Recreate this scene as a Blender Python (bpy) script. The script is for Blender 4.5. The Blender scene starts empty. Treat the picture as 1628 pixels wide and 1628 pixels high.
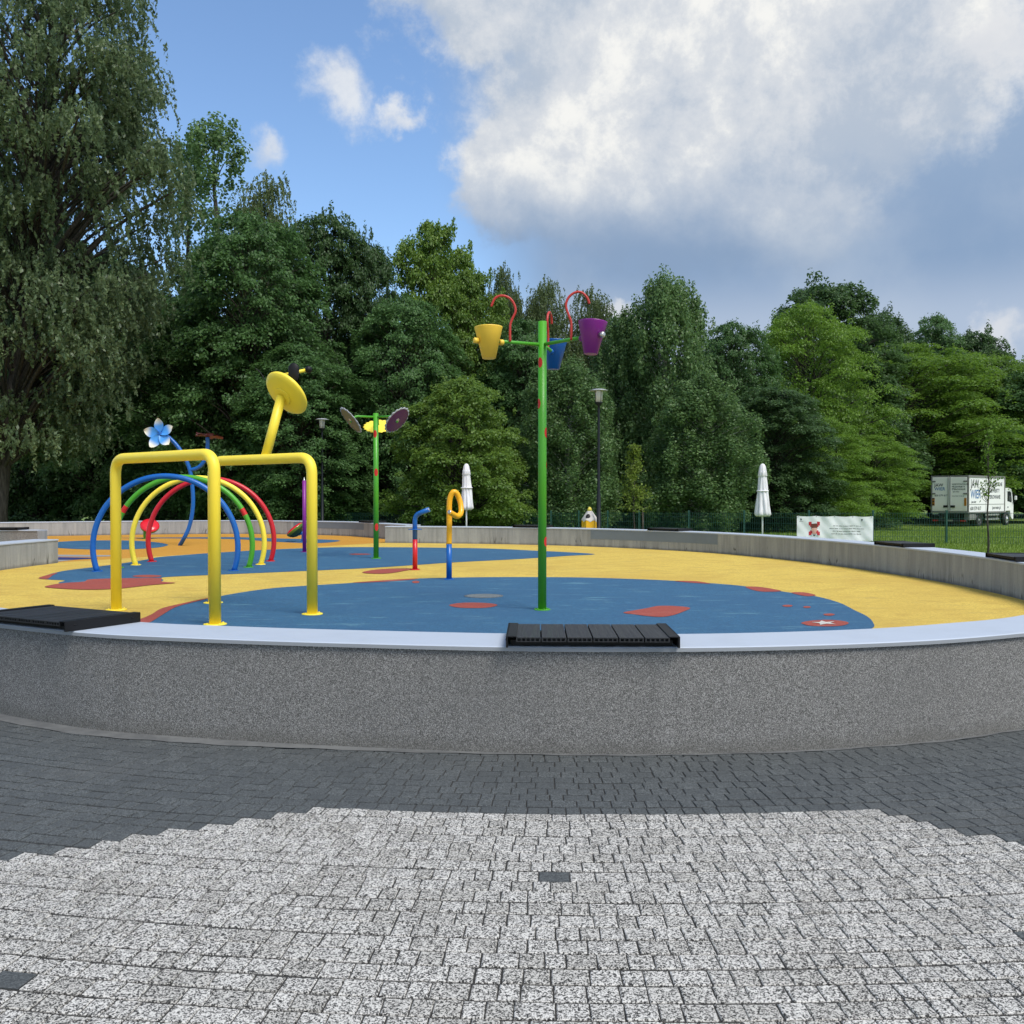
import bpy, math, random
import numpy as np
from mathutils import Vector, Matrix

random.seed(7)
RNG = np.random.default_rng(11)
scene = bpy.context.scene
COL = scene.collection
PI = math.pi

# ------------------------------------------------------------------ camera
IMG, FPX, HOR, EYE = 1628.0, 1514.0, 790.0, 1.5
PITCH = math.atan((814 - HOR) / FPX)
cam_d = bpy.data.cameras.new("camera")
cam_d.sensor_width = 36; cam_d.lens = 36 * FPX / IMG
cam_d.clip_end = 3000; cam_d.clip_start = 0.05
cam = bpy.data.objects.new("camera", cam_d); COL.objects.link(cam)
cam.location = (0, 0, EYE); cam.rotation_euler = (PI / 2 - PITCH, 0, 0)
scene.camera = cam

def ray(x, y):
    a, b = (x - 814) / FPX, (814 - y) / FPX
    return Vector((a, math.cos(PITCH) + b * math.sin(PITCH), -math.sin(PITCH) + b * math.cos(PITCH)))
def P(x, y, z):                      # point of the level z seen in the photo at x, y
    d = ray(x, y); t = (z - EYE) / d.z
    return Vector((d.x * t, d.y * t, z))
def Q(x, y, D):                      # point at forward distance D
    d = ray(x, y); t = D / d.y
    return Vector((d.x * t, D, EYE + d.z * t))

# ------------------------------------------------------------------ nodes / materials
class G:
    def __init__(s, nt): s.nt = nt; s.n = nt.nodes; s.l = nt.links
    def new(s, t, **kw):
        nd = s.n.new(t)
        for k, v in kw.items(): setattr(nd, k, v)
        return nd
    def put(s, sock, v):
        if hasattr(v, 'is_output') or isinstance(v, bpy.types.NodeSocket): s.l.new(v, sock)
        else:
            if isinstance(v, (tuple, list)) and len(v) == 3 and sock.type == 'RGBA': v = (*v, 1)
            sock.default_value = v
    def m(s, op, a, b=0.0, c=0.0, clamp=False):
        nd = s.new('ShaderNodeMath', operation=op, use_clamp=clamp)
        s.put(nd.inputs[0], a); s.put(nd.inputs[1], b)
        if len(nd.inputs) > 2: s.put(nd.inputs[2], c)
        return nd.outputs[0]
    def mix(s, f, a, b, bt='MIX'):
        nd = s.new('ShaderNodeMix', data_type='RGBA', blend_type=bt)
        s.put(nd.inputs[0], f); s.put(nd.inputs[6], a); s.put(nd.inputs[7], b)
        return nd.outputs[2]
    def ramp(s, f, lo, hi, a=0.0, b=1.0, smooth=True):
        nd = s.new('ShaderNodeMapRange', interpolation_type='SMOOTHSTEP' if smooth else 'LINEAR')
        s.put(nd.inputs[0], f); s.put(nd.inputs[1], lo); s.put(nd.inputs[2], hi)
        s.put(nd.inputs[3], a); s.put(nd.inputs[4], b)
        return nd.outputs[0]
    def noise(s, v, scale, det=4, rough=0.55, dist=0.0):
        nd = s.new('ShaderNodeTexNoise')
        if v is not None: s.put(nd.inputs['Vector'], v)
        s.put(nd.inputs['Scale'], scale); s.put(nd.inputs['Detail'], det)
        s.put(nd.inputs['Roughness'], rough); s.put(nd.inputs['Distortion'], dist)
        return nd.outputs['Fac']
    def vor(s, v, scale, out='Color', feat='F1'):
        nd = s.new('ShaderNodeTexVoronoi', feature=feat)
        if v is not None: s.put(nd.inputs['Vector'], v)
        s.put(nd.inputs['Scale'], scale)
        return nd.outputs[out]
    def mapv(s, v, sc):
        nd = s.new('ShaderNodeMapping'); s.put(nd.inputs['Vector'], v); nd.inputs['Scale'].default_value = sc
        return nd.outputs[0]
    def obj(s): return s.new('ShaderNodeTexCoord').outputs['Object']
    def pos(s): return s.new('ShaderNodeNewGeometry').outputs['Position']
    def attr(s, name):
        return s.new('ShaderNodeAttribute', attribute_name=name).outputs['Fac']
    def bump(s, h, strength=0.3, dist=0.01):
        nd = s.new('ShaderNodeBump'); s.put(nd.inputs['Height'], h)
        nd.inputs['Strength'].default_value = strength; nd.inputs['Distance'].default_value = dist
        return nd.outputs[0]

def mat(name, fn=None, base=(.5, .5, .5), rough=.5, metal=0.0, spec=.5):
    m = bpy.data.materials.new(name); m.use_nodes = True
    g = G(m.node_tree); b = m.node_tree.nodes['Principled BSDF']
    b.inputs['Base Color'].default_value = (*base, 1)
    b.inputs['Roughness'].default_value = rough
    b.inputs['Metallic'].default_value = metal
    b.inputs['Specular IOR Level'].default_value = spec
    if fn: fn(g, b)
    return m

def srgb(r, g, b):
    f = lambda c: (c / 255 / 12.92) if c / 255 <= .04045 else ((c / 255 + .055) / 1.055) ** 2.4
    return (f(r), f(g), f(b))

def paint(name, c, rough=.32, dirt=.12):
    def fn(g, b):
        n = g.noise(g.obj(), 3.0, 5, .6); n2 = g.noise(g.obj(), 40, 3)
        f = g.m('MULTIPLY', g.ramp(n, .35, .75), dirt)
        col = g.mix(f, c, tuple(x * .62 + .02 for x in c))
        f2 = g.m('MULTIPLY', g.ramp(n2, .66, .78), dirt * 1.2)
        g.put(b.inputs['Base Color'], g.mix(f2, col, tuple(x * .5 + .08 for x in c)))
        g.put(b.inputs['Roughness'], g.ramp(n, .3, .8, rough - .06, rough + .14))
        g.put(b.inputs['Normal'], g.bump(n2, .05, .004))
    return mat(name, fn)

def concrete_fn(light, dark, streak=True, top=False):
    def fn(g, b):
        p = g.pos()
        st = g.noise(g.mapv(p, (3.2, 3.2, .35)), 1.5, 6, .65)
        st2 = g.noise(g.mapv(p, (9, 9, .5)), 1.3, 4, .6)
        bl = g.noise(p, 1.1, 5, .6)
        fi = g.noise(p, 60, 3)
        c = g.mix(g.ramp(st, .3, .7), dark, light)
        c = g.mix(g.m('MULTIPLY', g.ramp(st2, .5, .72), .28), c, tuple(x * .5 for x in dark))
        c = g.mix(g.m('MULTIPLY', g.ramp(bl, .55, .75), .3), c, tuple(min(1, x * 1.35) for x in light))
        c = g.mix(g.m('MULTIPLY', g.ramp(fi, .35, .7), .22), c, tuple(x * .55 for x in dark))
        # lime and rust runs
        ru = g.noise(g.mapv(p, (2.1, 2.1, .12)), 1.0, 3, .5)
        c = g.mix(g.m('MULTIPLY', g.ramp(ru, .66, .72), .55), c, (.55, .54, .5))
        # hairline cracks rising from the foot
        z = g.new('ShaderNodeSeparateXYZ'); g.put(z.inputs[0], p)
        cn = g.noise(g.mapv(p, (1.6, 1.6, .22)), 1.0, 3, .55)
        cl = g.m('ABSOLUTE', g.m('SUBTRACT', cn, .52))
        ck = g.m('MULTIPLY', g.ramp(cl, .0, .006, 1, 0), g.ramp(g.m('ADD', z.outputs[2], g.m('MULTIPLY', bl, .25)), .38, .52, .75, 0))
        c = g.mix(ck, c, (.04, .04, .038))
        ft = g.m('MULTIPLY', g.ramp(g.m('ADD', z.outputs[2], g.m('MULTIPLY', st, .12)), .2, .28, 1, 0), .55)
        c = g.mix(ft, c, (.07, .065, .055))
        g.put(b.inputs['Base Color'], c)
        g.put(b.inputs['Roughness'], .85)
        g.put(b.inputs['Normal'], g.bump(g.m('ADD', fi, st2), .25, .006))
    return fn

M = {}
M['yellow'] = paint('yellow_powder_coat', (.93, .735, .055), .42, .05)
M['amber'] = paint('amber_powder_coat', srgb(244, 176, 20), .35, .06)
M['green'] = paint('green_powder_coat', srgb(74, 158, 34), .38, .1)
M['blue'] = paint('blue_powder_coat', srgb(8, 92, 172), .34, .1)
M['red'] = paint('red_powder_coat', srgb(196, 24, 36), .36, .1)
M['spot_red'] = paint('worn_red_spot', srgb(200, 32, 26), .5, .2)
M['hook_red'] = paint('faded_red_tube', srgb(186, 52, 44), .42, .2)
M['purple'] = paint('purple_powder_coat', srgb(128, 34, 134), .4, .1)
M['plum'] = paint('plum_face', srgb(88, 30, 88), .5, .15)
M['olive'] = paint('olive_face', srgb(118, 112, 74), .5, .25)
M['bucket_yellow'] = paint('bucket_yellow', srgb(245, 204, 70), .45, .12)
M['black'] = mat('black_plastic', base=(.006, .006, .007), rough=.5, spec=.3)
M['steel'] = mat('brushed_steel', base=(.55, .55, .54), rough=.38, metal=.9)
M['maroon'] = paint('maroon_petal', srgb(104, 48, 50), .5, .15)
def _petal(g, b):
    f = g.attr('fac')
    c = g.mix(g.ramp(f, .45, .95), srgb(72, 150, 226), srgb(238, 232, 208))
    g.put(b.inputs['Base Color'], c); b.inputs['Roughness'].default_value = .4
M['petal'] = mat('blue_white_petal', _petal)
def _melon(g, b):
    f = g.attr('fac')
    c = g.mix(g.ramp(f, .55, .62), srgb(206, 30, 44), srgb(80, 110, 34))
    c = g.mix(g.ramp(f, .8, .86), c, srgb(34, 60, 26))
    g.put(b.inputs['Base Color'], c); b.inputs['Roughness'].default_value = .22
M['melon'] = mat('red_green_fruit_paint', _melon)

def epdm(name, c, dark, spot):
    def fn(g, b):
        p = g.pos()
        grain = g.vor(p, 260, 'Color'); gs = g.new('ShaderNodeSeparateColor'); g.put(gs.inputs[0], grain)
        gr = gs.outputs[0]
        big = g.noise(p, .35, 5, .6); mid = g.noise(g.mapv(p, (1, 1.6, 1)), 2.2, 6, .68); fine = g.noise(p, 14, 5, .7)
        mott = g.m('ADD', g.m('MULTIPLY', g.noise(p, 30, 3, .7), .6), g.m('MULTIPLY', g.noise(p, 85, 2, .7), .4))
        col = g.mix(g.m('MULTIPLY', gr, .45), c, tuple(x * .55 for x in c))
        col = g.mix(g.m('MULTIPLY', g.ramp(mott, .44, .60), .60), col, tuple(x * .66 for x in dark))
        col = g.mix(g.m('MULTIPLY', g.ramp(big, .42, .66), .5), col, dark)
        col = g.mix(g.m('MULTIPLY', g.ramp(mid, .47, .66), .72), col, dark)
        col = g.mix(g.m('MULTIPLY', g.ramp(fine, .56, .76), .35), col, spot)
        sc = g.noise(g.mapv(p, (.8, 3.0, 1)), 1.7, 5, .7)
        col = g.mix(g.m('MULTIPLY', g.ramp(sc, .57, .68), .5), col, spot)
        g.put(b.inputs['Base Color'], col)
        b.inputs['Roughness'].default_value = .8; b.inputs['Specular IOR Level'].default_value = .3
        g.put(b.inputs['Normal'], g.bump(gr, .5, .003))
    return mat(name, fn)
M['floor_yellow'] = epdm('yellow_rubber', (.79, .58, .115), (.50, .33, .065), (.38, .27, .095))
M['floor_orange'] = epdm('orange_rubber', (.66, .335, .045), (.50, .235, .03), (.36, .2, .06))
M['floor_blue'] = epdm('blue_rubber', (.046, .150, .270), (.032, .100, .195), (.15, .31, .37))
M['floor_red'] = epdm('red_rubber', (.40, .085, .06), (.30, .07, .055), (.44, .18, .14))
M['floor_white'] = epdm('white_rubber', (.7, .68, .62), (.5, .48, .44), (.4, .4, .36))
M['floor_navy'] = mat('navy_mat', base=(.015, .03, .16), rough=.6)
M['footprint'] = mat('dried_mud_print', base=(.30, .22, .09), rough=.9)
M['slot_grey'] = mat('grey_channel', base=(.26, .27, .28), rough=.8)

M['concrete'] = mat('cast_concrete', concrete_fn((.37, .385, .385), (.255, .268, .272)))
M['concrete_dark'] = mat('cast_concrete_weathered', concrete_fn((.25, .245, .23), (.15, .147, .14)))
def _plaster(g, b):
    p = g.pos()
    v = g.vor(p, 300, 'Color'); s = g.new('ShaderNodeSeparateColor'); g.put(s.inputs[0], v)
    v2 = g.vor(p, 175, 'Color'); s2 = g.new('ShaderNodeSeparateColor'); g.put(s2.inputs[0], v2)
    f = g.m('ADD', g.m('MULTIPLY', s.outputs[0], .6), g.m('MULTIPLY', s2.outputs[1], .4))
    big = g.noise(p, .9, 5, .6)
    cr = g.new('ShaderNodeValToRGB'); g.put(cr.inputs[0], f)
    e = cr.color_ramp.elements
    e[0].position = .12; e[0].color = (.058, .056, .052, 1)
    e[1].position = .88; e[1].color = (.43, .42, .40, 1)
    k = e.new(.5); k.color = (.168, .164, .156, 1)
    c = g.mix(g.m('MULTIPLY', g.ramp(big, .4, .7), .25), cr.outputs[0], (.14, .14, .135))
    z = g.new('ShaderNodeSeparateXYZ'); g.put(z.inputs[0], p)
    w = g.noise(p, 3, 4)
    ft = g.m('MULTIPLY', g.ramp(g.m('SUBTRACT', z.outputs[2], g.m('MULTIPLY', w, .12)), -.06, .06, 1, 0), .45)
    c = g.mix(ft, c, (.10, .095, .08))
    sk = g.noise(g.mapv(p, (2.2, 2.2, .10)), 1.6, 5, .6)
    c = g.mix(g.m('MULTIPLY', g.ramp(sk, .52, .70), .15), c, (.085, .083, .078))
    g.put(b.inputs['Base Color'], c); b.inputs['Roughness'].default_value = .75
    g.put(b.inputs['Normal'], g.bump(f, .6, .003))
M['plaster'] = mat('pebble_plaster', _plaster)
def _cap(g, b):
    p = g.pos(); n = g.noise(p, 2.5, 6, .65); n2 = g.noise(p, 30, 4)
    c = g.mix(g.m('MULTIPLY', g.ramp(n, .45, .75), .3), (.43, .485, .565), (.34, .385, .44))
    c = g.mix(g.m('MULTIPLY', g.ramp(n2, .6, .75), .25), c, (.33, .35, .37))
    g.put(b.inputs['Base Color'], c); b.inputs['Roughness'].default_value = .55
M['coping'] = mat('pale_blue_grey_coping', _cap)
M['coping_edge'] = mat('grey_coping_edge', base=(.30, .32, .34), rough=.6)
M['panel_paint'] = paint('grey_blue_wall_paint', (.165, .205, .25), .6, .2)
def _plank(g, b):
    p = g.obj(); n = g.noise(g.mapv(p, (60, 2, 60)), 1, 4)
    g.put(b.inputs['Base Color'], g.mix(n, (.009, .0095, .011), (.026, .027, .03)))
    g.put(b.inputs['Roughness'], g.ramp(n, .3, .7, .38, .62))
M['plank'] = mat('black_recycled_plank', _plank)
M['fence'] = mat('green_fence_coating', base=(.012, .07, .05), rough=.45)
M['lamp_pole'] = mat('dark_lamp_steel', base=(.008, .011, .015), rough=.5, spec=.3)
M['lamp_cap'] = mat('grey_lamp_cap', base=(.34, .36, .38), rough=.4)
M['lamp_glass'] = mat('frosted_lamp_glass', base=(.62, .62, .60), rough=.35)
def _canvas(g, b):
    p = g.obj(); n = g.noise(g.mapv(p, (6, 6, 1.2)), 2, 5)
    g.put(b.inputs['Base Color'], g.mix(g.ramp(n, .35, .75), (.80, .79, .81), (.62, .61, .64)))
    b.inputs['Roughness'].default_value = .8
M['canvas'] = mat('white_parasol_canvas', _canvas)
M['white_metal'] = mat('white_metal', base=(.7, .7, .7), rough=.4)

# paving
def _pav(g, b):
    p = g.pos()
    tone, lite = g.attr('tone'), g.attr('lite')
    v = g.vor(p, 260, 'Color'); s = g.new('ShaderNodeSeparateColor'); g.put(s.inputs[0], v)
    v2 = g.vor(p, 150, 'Color'); s2 = g.new('ShaderNodeSeparateColor'); g.put(s2.inputs[0], v2)
    f = g.m('ADD', g.m('MULTIPLY', s.outputs[0], .55), g.m('MULTIPLY', s2.outputs[1], .45))
    cr = g.new('ShaderNodeValToRGB'); g.put(cr.inputs[0], f); e = cr.color_ramp.elements
    e[0].position = .29; e[0].color = (.03, .03, .029, 1)
    e[1].position = .62; e[1].color = (.63, .615, .575, 1)
    k = e.new(.45); k.color = (.25, .243, .228, 1)
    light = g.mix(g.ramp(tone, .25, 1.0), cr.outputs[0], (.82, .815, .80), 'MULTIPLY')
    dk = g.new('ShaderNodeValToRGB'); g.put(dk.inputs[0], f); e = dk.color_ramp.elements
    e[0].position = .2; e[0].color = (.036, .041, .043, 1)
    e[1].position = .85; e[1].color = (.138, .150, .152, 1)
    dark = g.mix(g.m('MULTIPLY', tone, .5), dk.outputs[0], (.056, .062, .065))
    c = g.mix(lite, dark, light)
    big = g.noise(p, .7, 5, .6)
    c = g.mix(g.m('MULTIPLY', g.ramp(big, .5, .75), .22), c, (.12, .12, .115))
    wp = g.noise(p, 5, 5, .75)
    c = g.mix(g.m('MULTIPLY', g.ramp(wp, .7, .78), .3), c, (.34, .34, .33))
    g.put(b.inputs['Base Color'], c); b.inputs['Roughness'].default_value = .82
    b.inputs['Specular IOR Level'].default_value = .25
    g.put(b.inputs['Normal'], g.bump(f, .45, .0025))
M['paver'] = mat('washed_concrete_pavers', _pav)
def _joint(g, b):
    n = g.noise(g.pos(), 60, 4)
    g.put(b.inputs['Base Color'], g.mix(n, (.014, .014, .014), (.045, .043, .039))); b.inputs['Roughness'].default_value = .95
M['joint'] = mat('joint_sand', _joint)
def _mortar(g, b):
    n = g.m('ADD', g.m('MULTIPLY', g.noise(g.pos(), 25, 5), .45), g.m('MULTIPLY', g.ramp(g.noise(g.pos(), 4, 5, .65), .35, .65), .55))
    g.put(b.inputs['Base Color'], g.mix(n, (.075, .078, .08), (.165, .17, .168))); b.inputs['Roughness'].default_value = .95
M['mortar'] = mat('mortar_edge', _mortar)

def _grass(g, b):
    p = g.pos(); n = g.noise(p, 1.2, 6, .65); n2 = g.noise(p, 18, 5, .7); n3 = g.noise(p, .15, 3)
    c = g.mix(g.ramp(n, .3, .7), (.095, .175, .022), (.215, .30, .042))
    c = g.mix(g.m('MULTIPLY', g.ramp(n2, .4, .7), .5), c, (.04, .09, .015))
    c = g.mix(g.m('MULTIPLY', g.ramp(n3, .45, .65), .4), c, (.12, .17, .03))
    g.put(b.inputs['Base Color'], c); b.inputs['Roughness'].default_value = .9
M['ground'] = mat('lawn_ground', _grass)
def leafmat(name, c1, c2, tr=.35, rough=.5, tint=None):
    m = bpy.data.materials.new(name); m.use_nodes = True
    g = G(m.node_tree); b = m.node_tree.nodes['Principled BSDF']
    t = g.attr('tone')
    oi = g.new('ShaderNodeObjectInfo').outputs['Random']
    c = g.mix(t, c1, c2)
    c = g.mix(g.m('MULTIPLY', oi, .35), c, tuple(x * .7 for x in c1))
    g.put(b.inputs['Base Color'], c); b.inputs['Roughness'].default_value = rough
    b.inputs['Specular IOR Level'].default_value = .35
    tl = g.new('ShaderNodeBsdfTranslucent'); g.put(tl.inputs[0], g.mix(.5, c, tuple(min(1, x * 1.5) for x in c2)))
    mx = g.new('ShaderNodeMixShader'); mx.inputs[0].default_value = tr
    g.l.new(b.outputs[0], mx.inputs[1]); g.l.new(tl.outputs[0], mx.inputs[2])
    out = [n for n in g.n if n.type == 'OUTPUT_MATERIAL'][0]
    g.l.new(mx.outputs[0], out.inputs[0])
    return m
L = {
 'lime':   leafmat('deep_green_leaves', (.038, .088, .032), (.112, .222, .064), .4),
 'dark':   leafmat('dark_green_leaves', (.030, .068, .028), (.085, .160, .048), .4),
 'maple':  leafmat('fresh_green_leaves', (.066, .138, .026), (.200, .310, .050), .4),
 'robinia':leafmat('yellow_green_leaves', (.070, .145, .020), (.180, .310, .036), .4),
 'poplar': leafmat('blue_green_leaves', (.056, .118, .040), (.165, .270, .088), .38, .45),
 'birch':  leafmat('grey_green_birch_leaves', (.080, .125, .048), (.180, .235, .090), .4),
 'willow': leafmat('grey_green_hanging_leaves', (.070, .115, .056), (.215, .285, .135), .38, .42),
 'young':  leafmat('young_yellow_leaves', (.12, .18, .03), (.25, .33, .05)),
 'grass':  leafmat('grass_blades', (.10, .19, .02), (.25, .34, .05), .3),
}
def _bark(g, b):
    p = g.obj(); n = g.noise(g.mapv(p, (14, 14, 2.5)), 1, 5, .65)
    g.put(b.inputs['Base Color'], g.mix(g.ramp(n, .3, .7), (.022, .018, .014), (.085, .074, .06))); b.inputs['Roughness'].default_value = .9
    g.put(b.inputs['Normal'], g.bump(n, .8, .03))
M['bark'] = mat('grey_brown_bark', _bark)
def _bbark(g, b):
    p = g.obj(); n = g.noise(g.mapv(p, (2, 2, 9)), 1, 4, .6)
    g.put(b.inputs['Base Color'], g.mix(g.ramp(n, .5, .62), (.42, .41, .38), (.05, .045, .04))); b.inputs['Roughness'].default_value = .8
M['birch_bark'] = mat('pale_birch_bark', _bbark)

# ------------------------------------------------------------------ mesh builder
class MB:
    def __init__(s): s.v = []; s.f = []; s.mi = []; s.sm = []; s.fac = []; s.cf = 0.0
    def add(s, verts, faces, mi=0, smooth=False, fac=None):
        o = len(s.v); s.v += [tuple(x) for x in verts]
        s.fac += list(fac) if fac is not None else [s.cf] * len(verts)
        for f in faces:
            s.f.append(tuple(i + o for i in f)); s.mi.append(mi); s.sm.append(smooth)
        return s
    def box(s, c, d, mi=0, R=None, bev=0.0):
        hx, hy, hz = d[0] / 2, d[1] / 2, d[2] / 2
        if bev <= 0:
            vs = [Vector((x * hx, y * hy, z * hz)) for z in (-1, 1) for y in (-1, 1) for x in (-1, 1)]
            fs = [(0, 2, 3, 1), (4, 5, 7, 6), (0, 1, 5, 4), (2, 6, 7, 3), (0, 4, 6, 2), (1, 3, 7, 5)]
        else:
            b = min(bev, hx * .9, hy * .9, hz * .9)
            vs = []
            for z, k in ((-hz, 1), (-hz + b, 0), (hz - b, 0), (hz, 1)):
                x, y = hx - (b if k else 0), hy - (b if k else 0)
                c2 = b
                vs += [Vector(q) for q in ((-x + c2, -y, z), (x - c2, -y, z), (x, -y + c2, z), (x, y - c2, z), (x - c2, y, z), (-x + c2, y, z), (-x, y - c2, z), (-x, -y + c2, z))]
            fs = [tuple(range(7, -1, -1)), tuple(range(24, 32))]
            for r in range(3):
                for i in range(8):
                    j = (i + 1) % 8
                    fs.append((r * 8 + i, r * 8 + j, r * 8 + 8 + j, r * 8 + 8 + i))
        if R is not None: vs = [R @ v for v in vs]
        c = Vector(c)
        return s.add([v + c for v in vs], fs, mi)
    def tube(s, pts, r, seg=16, mi=0, caps=True, mif=None):
        pts = [Vector(p) for p in pts]; n = len(pts)
        rs = r if isinstance(r, (list, tuple)) else [r] * n
        tn = []
        for i in range(n):
            a = pts[min(i + 1, n - 1)] - pts[max(i - 1, 0)]
            tn.append(a.normalized())
        up = Vector((0, 0, 1)) if abs(tn[0].z) < .9 else Vector((1, 0, 0))
        u = tn[0].cross(up).normalized()
        vs = []
        for i in range(n):
            u = (u - tn[i] * u.dot(tn[i])).normalized(); w = tn[i].cross(u)
            for k in range(seg):
                a = 2 * PI * k / seg
                vs.append(pts[i] + (u * math.cos(a) + w * math.sin(a)) * rs[i])
        o = len(s.v)
        s.v += [tuple(x) for x in vs]; s.fac += [s.cf] * len(vs)
        for i in range(n - 1):
            m_ = mif(i / (n - 1)) if mif else mi
            for k in range(seg):
                k2 = (k + 1) % seg
                s.f.append((o + i * seg + k, o + i * seg + k2, o + (i + 1) * seg + k2, o + (i + 1) * seg + k)); s.mi.append(m_); s.sm.append(True)
        if caps:
            s.f.append(tuple(o + k for k in range(seg - 1, -1, -1))); s.mi.append(mi); s.sm.append(False)
            s.f.append(tuple(o + (n - 1) * seg + k for k in range(seg))); s.mi.append(mi); s.sm.append(False)
        return s
    def lathe(s, prof, seg=32, mi=0, origin=(0, 0, 0), R=None, fac=None, rmod=None, smooth=True, caps=True):
        o = Vector(origin); vs = []; fa = []
        for j, (r, z) in enumerate(prof):
            for k in range(seg):
                a = 2 * PI * k / seg
                rr = r * (rmod(a, j) if rmod else 1)
                v = Vector((rr * math.cos(a), rr * math.sin(a), z))
                if R is not None: v = R @ v
                vs.append(v + o); fa.append(fac[j] if fac else s.cf)
        fs = []
        for j in range(len(prof) - 1):
            for k in range(seg):
                k2 = (k + 1) % seg
                fs.append((j * seg + k, j * seg + k2, (j + 1) * seg + k2, (j + 1) * seg + k))
        if caps: fs.append(tuple(range(seg - 1, -1, -1))); fs.append(tuple(range((len(prof) - 1) * seg, len(prof) * seg)))
        s.add(vs, fs, mi, smooth, fa)
        if caps: s.sm[-1] = s.sm[-2] = False
        return s
    def spot(s, x, y, r, ang, z, wa, hz, mi):      # a painted oval on a round pole
        N_, ri = 14, 5
        vs = [(x + (r + .0012) * math.cos(ang), y + (r + .0012) * math.sin(ang), z)]; fs = []
        for j in range(1, ri + 1):
            for k in range(N_):
                t = 2 * PI * k / N_
                a = ang + wa * j / ri * math.cos(t)
                vs.append((x + (r + .0012) * math.cos(a), y + (r + .0012) * math.sin(a), z + hz * j / ri * math.sin(t)))
        for k in range(N_): fs.append((0, 1 + k, 1 + (k + 1) % N_))
        for j in range(ri - 1):
            for k in range(N_):
                a, b = 1 + j * N_ + k, 1 + j * N_ + (k + 1) % N_
                fs.append((a, a + N_, b + N_, b))
        return s.add(vs, fs, mi, True)
    def mesh(s, name, mats):
        me = bpy.data.meshes.new(name)
        me.from_pydata(s.v, [], s.f)
        for m_ in (mats if isinstance(mats, (list, tuple)) else [mats]): me.materials.append(m_)
        me.polygons.foreach_set('material_index', s.mi)
        me.polygons.foreach_set('use_smooth', s.sm)
        if any(s.fac):
            at = me.attributes.new('fac', 'FLOAT', 'POINT'); at.data.foreach_set('value', s.fac)
        me.update()
        return me

def tag(o, label=None, cat=None, group=None, kind=None):
    if label: o['label'] = label
    if cat: o['category'] = cat
    if group: o['group'] = group
    if kind: o['kind'] = kind
    return o
def thing(name, label, cat, loc=(0, 0, 0), rz=0.0, group=None):
    o = bpy.data.objects.new(name, None); COL.objects.link(o)
    o.location = loc; o.rotation_euler = (0, 0, rz); o.empty_display_size = .2
    return tag(o, label, cat, group)
def obj(name, mb, mats, parent=None, local=False, label=None):
    """one mesh object; geometry in world coordinates unless local"""
    if parent is not None and not local:
        r = Vector((0, 0, 0)); q = parent
        while q is not None: r = r + Vector(q.location); q = q.parent
        mb.v = [(a - r.x, b - r.y, c - r.z) for a, b, c in mb.v]
    o = bpy.data.objects.new(name, mb.mesh(name, mats)); COL.objects.link(o)
    if parent is not None: o.parent = parent
    if label: o['label'] = label
    return o
def struct(name, mb, mats):
    o = obj(name, mb, mats); o['kind'] = 'structure'; return o
def copy_tree(o, parent=None):
    c = o.copy(); COL.objects.link(c)
    if parent is not None: c.parent = parent
    for ch in list(o.children): copy_tree(ch, c)
    return c
def fillet(pts, r, n=8):
    pts = [Vector(p) for p in pts]; out = [pts[0]]
    for i in range(1, len(pts) - 1):
        a, b, c = pts[i - 1], pts[i], pts[i + 1]
        d1, d2 = (a - b).normalized(), (c - b).normalized()
        p0, p1 = b + d1 * r, b + d2 * r
        for k in range(n + 1):
            t = k / n
            # quadratic blend towards a circular bend
            out.append(p0 * (1 - t) ** 2 + b * 2 * t * (1 - t) + p1 * t ** 2)
    out.append(pts[-1]); return out
def spline(pts, n=8, closed=False):
    pts = [Vector(p) for p in pts]; N_ = len(pts); out = []
    rng = range(N_) if closed else range(N_ - 1)
    for i in rng:
        if closed: p0, p1, p2, p3 = pts[(i - 1) % N_], pts[i], pts[(i + 1) % N_], pts[(i + 2) % N_]
        else: p0, p1, p2, p3 = pts[max(i - 1, 0)], pts[i], pts[i + 1], pts[min(i + 2, N_ - 1)]
        for k in range(n):
            t = k / n
            out.append(.5 * ((2 * p1) + (p2 - p0) * t + (2 * p0 - 5 * p1 + 4 * p2 - p3) * t * t + (3 * p1 - p0 - 3 * p2 + p3) * t ** 3))
    if not closed: out.append(pts[-1])
    return out
def rot_to(n):                          # rotation taking +Z to n
    return Vector((0, 0, 1)).rotation_difference(Vector(n).normalized()).to_matrix()
# ------------------------------------------------------------------ ground and paving
ZF, ZW, WT = .14, .63, .50
def gz(x, y):
    t = min(1, max(0, (y - 33) / 30)); return -.04 - .48 * t * t * (3 - 2 * t)
mb = MB()
xs = [-400, -150, -80] + list(np.linspace(-50, 60, 45)) + [90, 160, 400]
ys = [-120, -40] + list(np.linspace(-15, 100, 47)) + [150, 500]
vs = [(x, y, gz(x, y) + .03 * math.sin(x * .35) * math.sin(y * .27) * (1 if y > 36 else 0)) for y in ys for x in xs]
nx = len(xs)
mb.add(vs, [(j * nx + i, j * nx + i + 1, (j + 1) * nx + i + 1, (j + 1) * nx + i) for j in range(len(ys) - 1) for i in range(nx - 1)], 0, True)
struct('ground', mb, M['ground'])
mb = MB(); mb.add([(-26, -16, -.006), (26, -16, -.006), (26, 11, -.006), (-26, 11, -.006)], [(0, 1, 2, 3)])
struct('paving_bed', mb, M['joint'])

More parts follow.
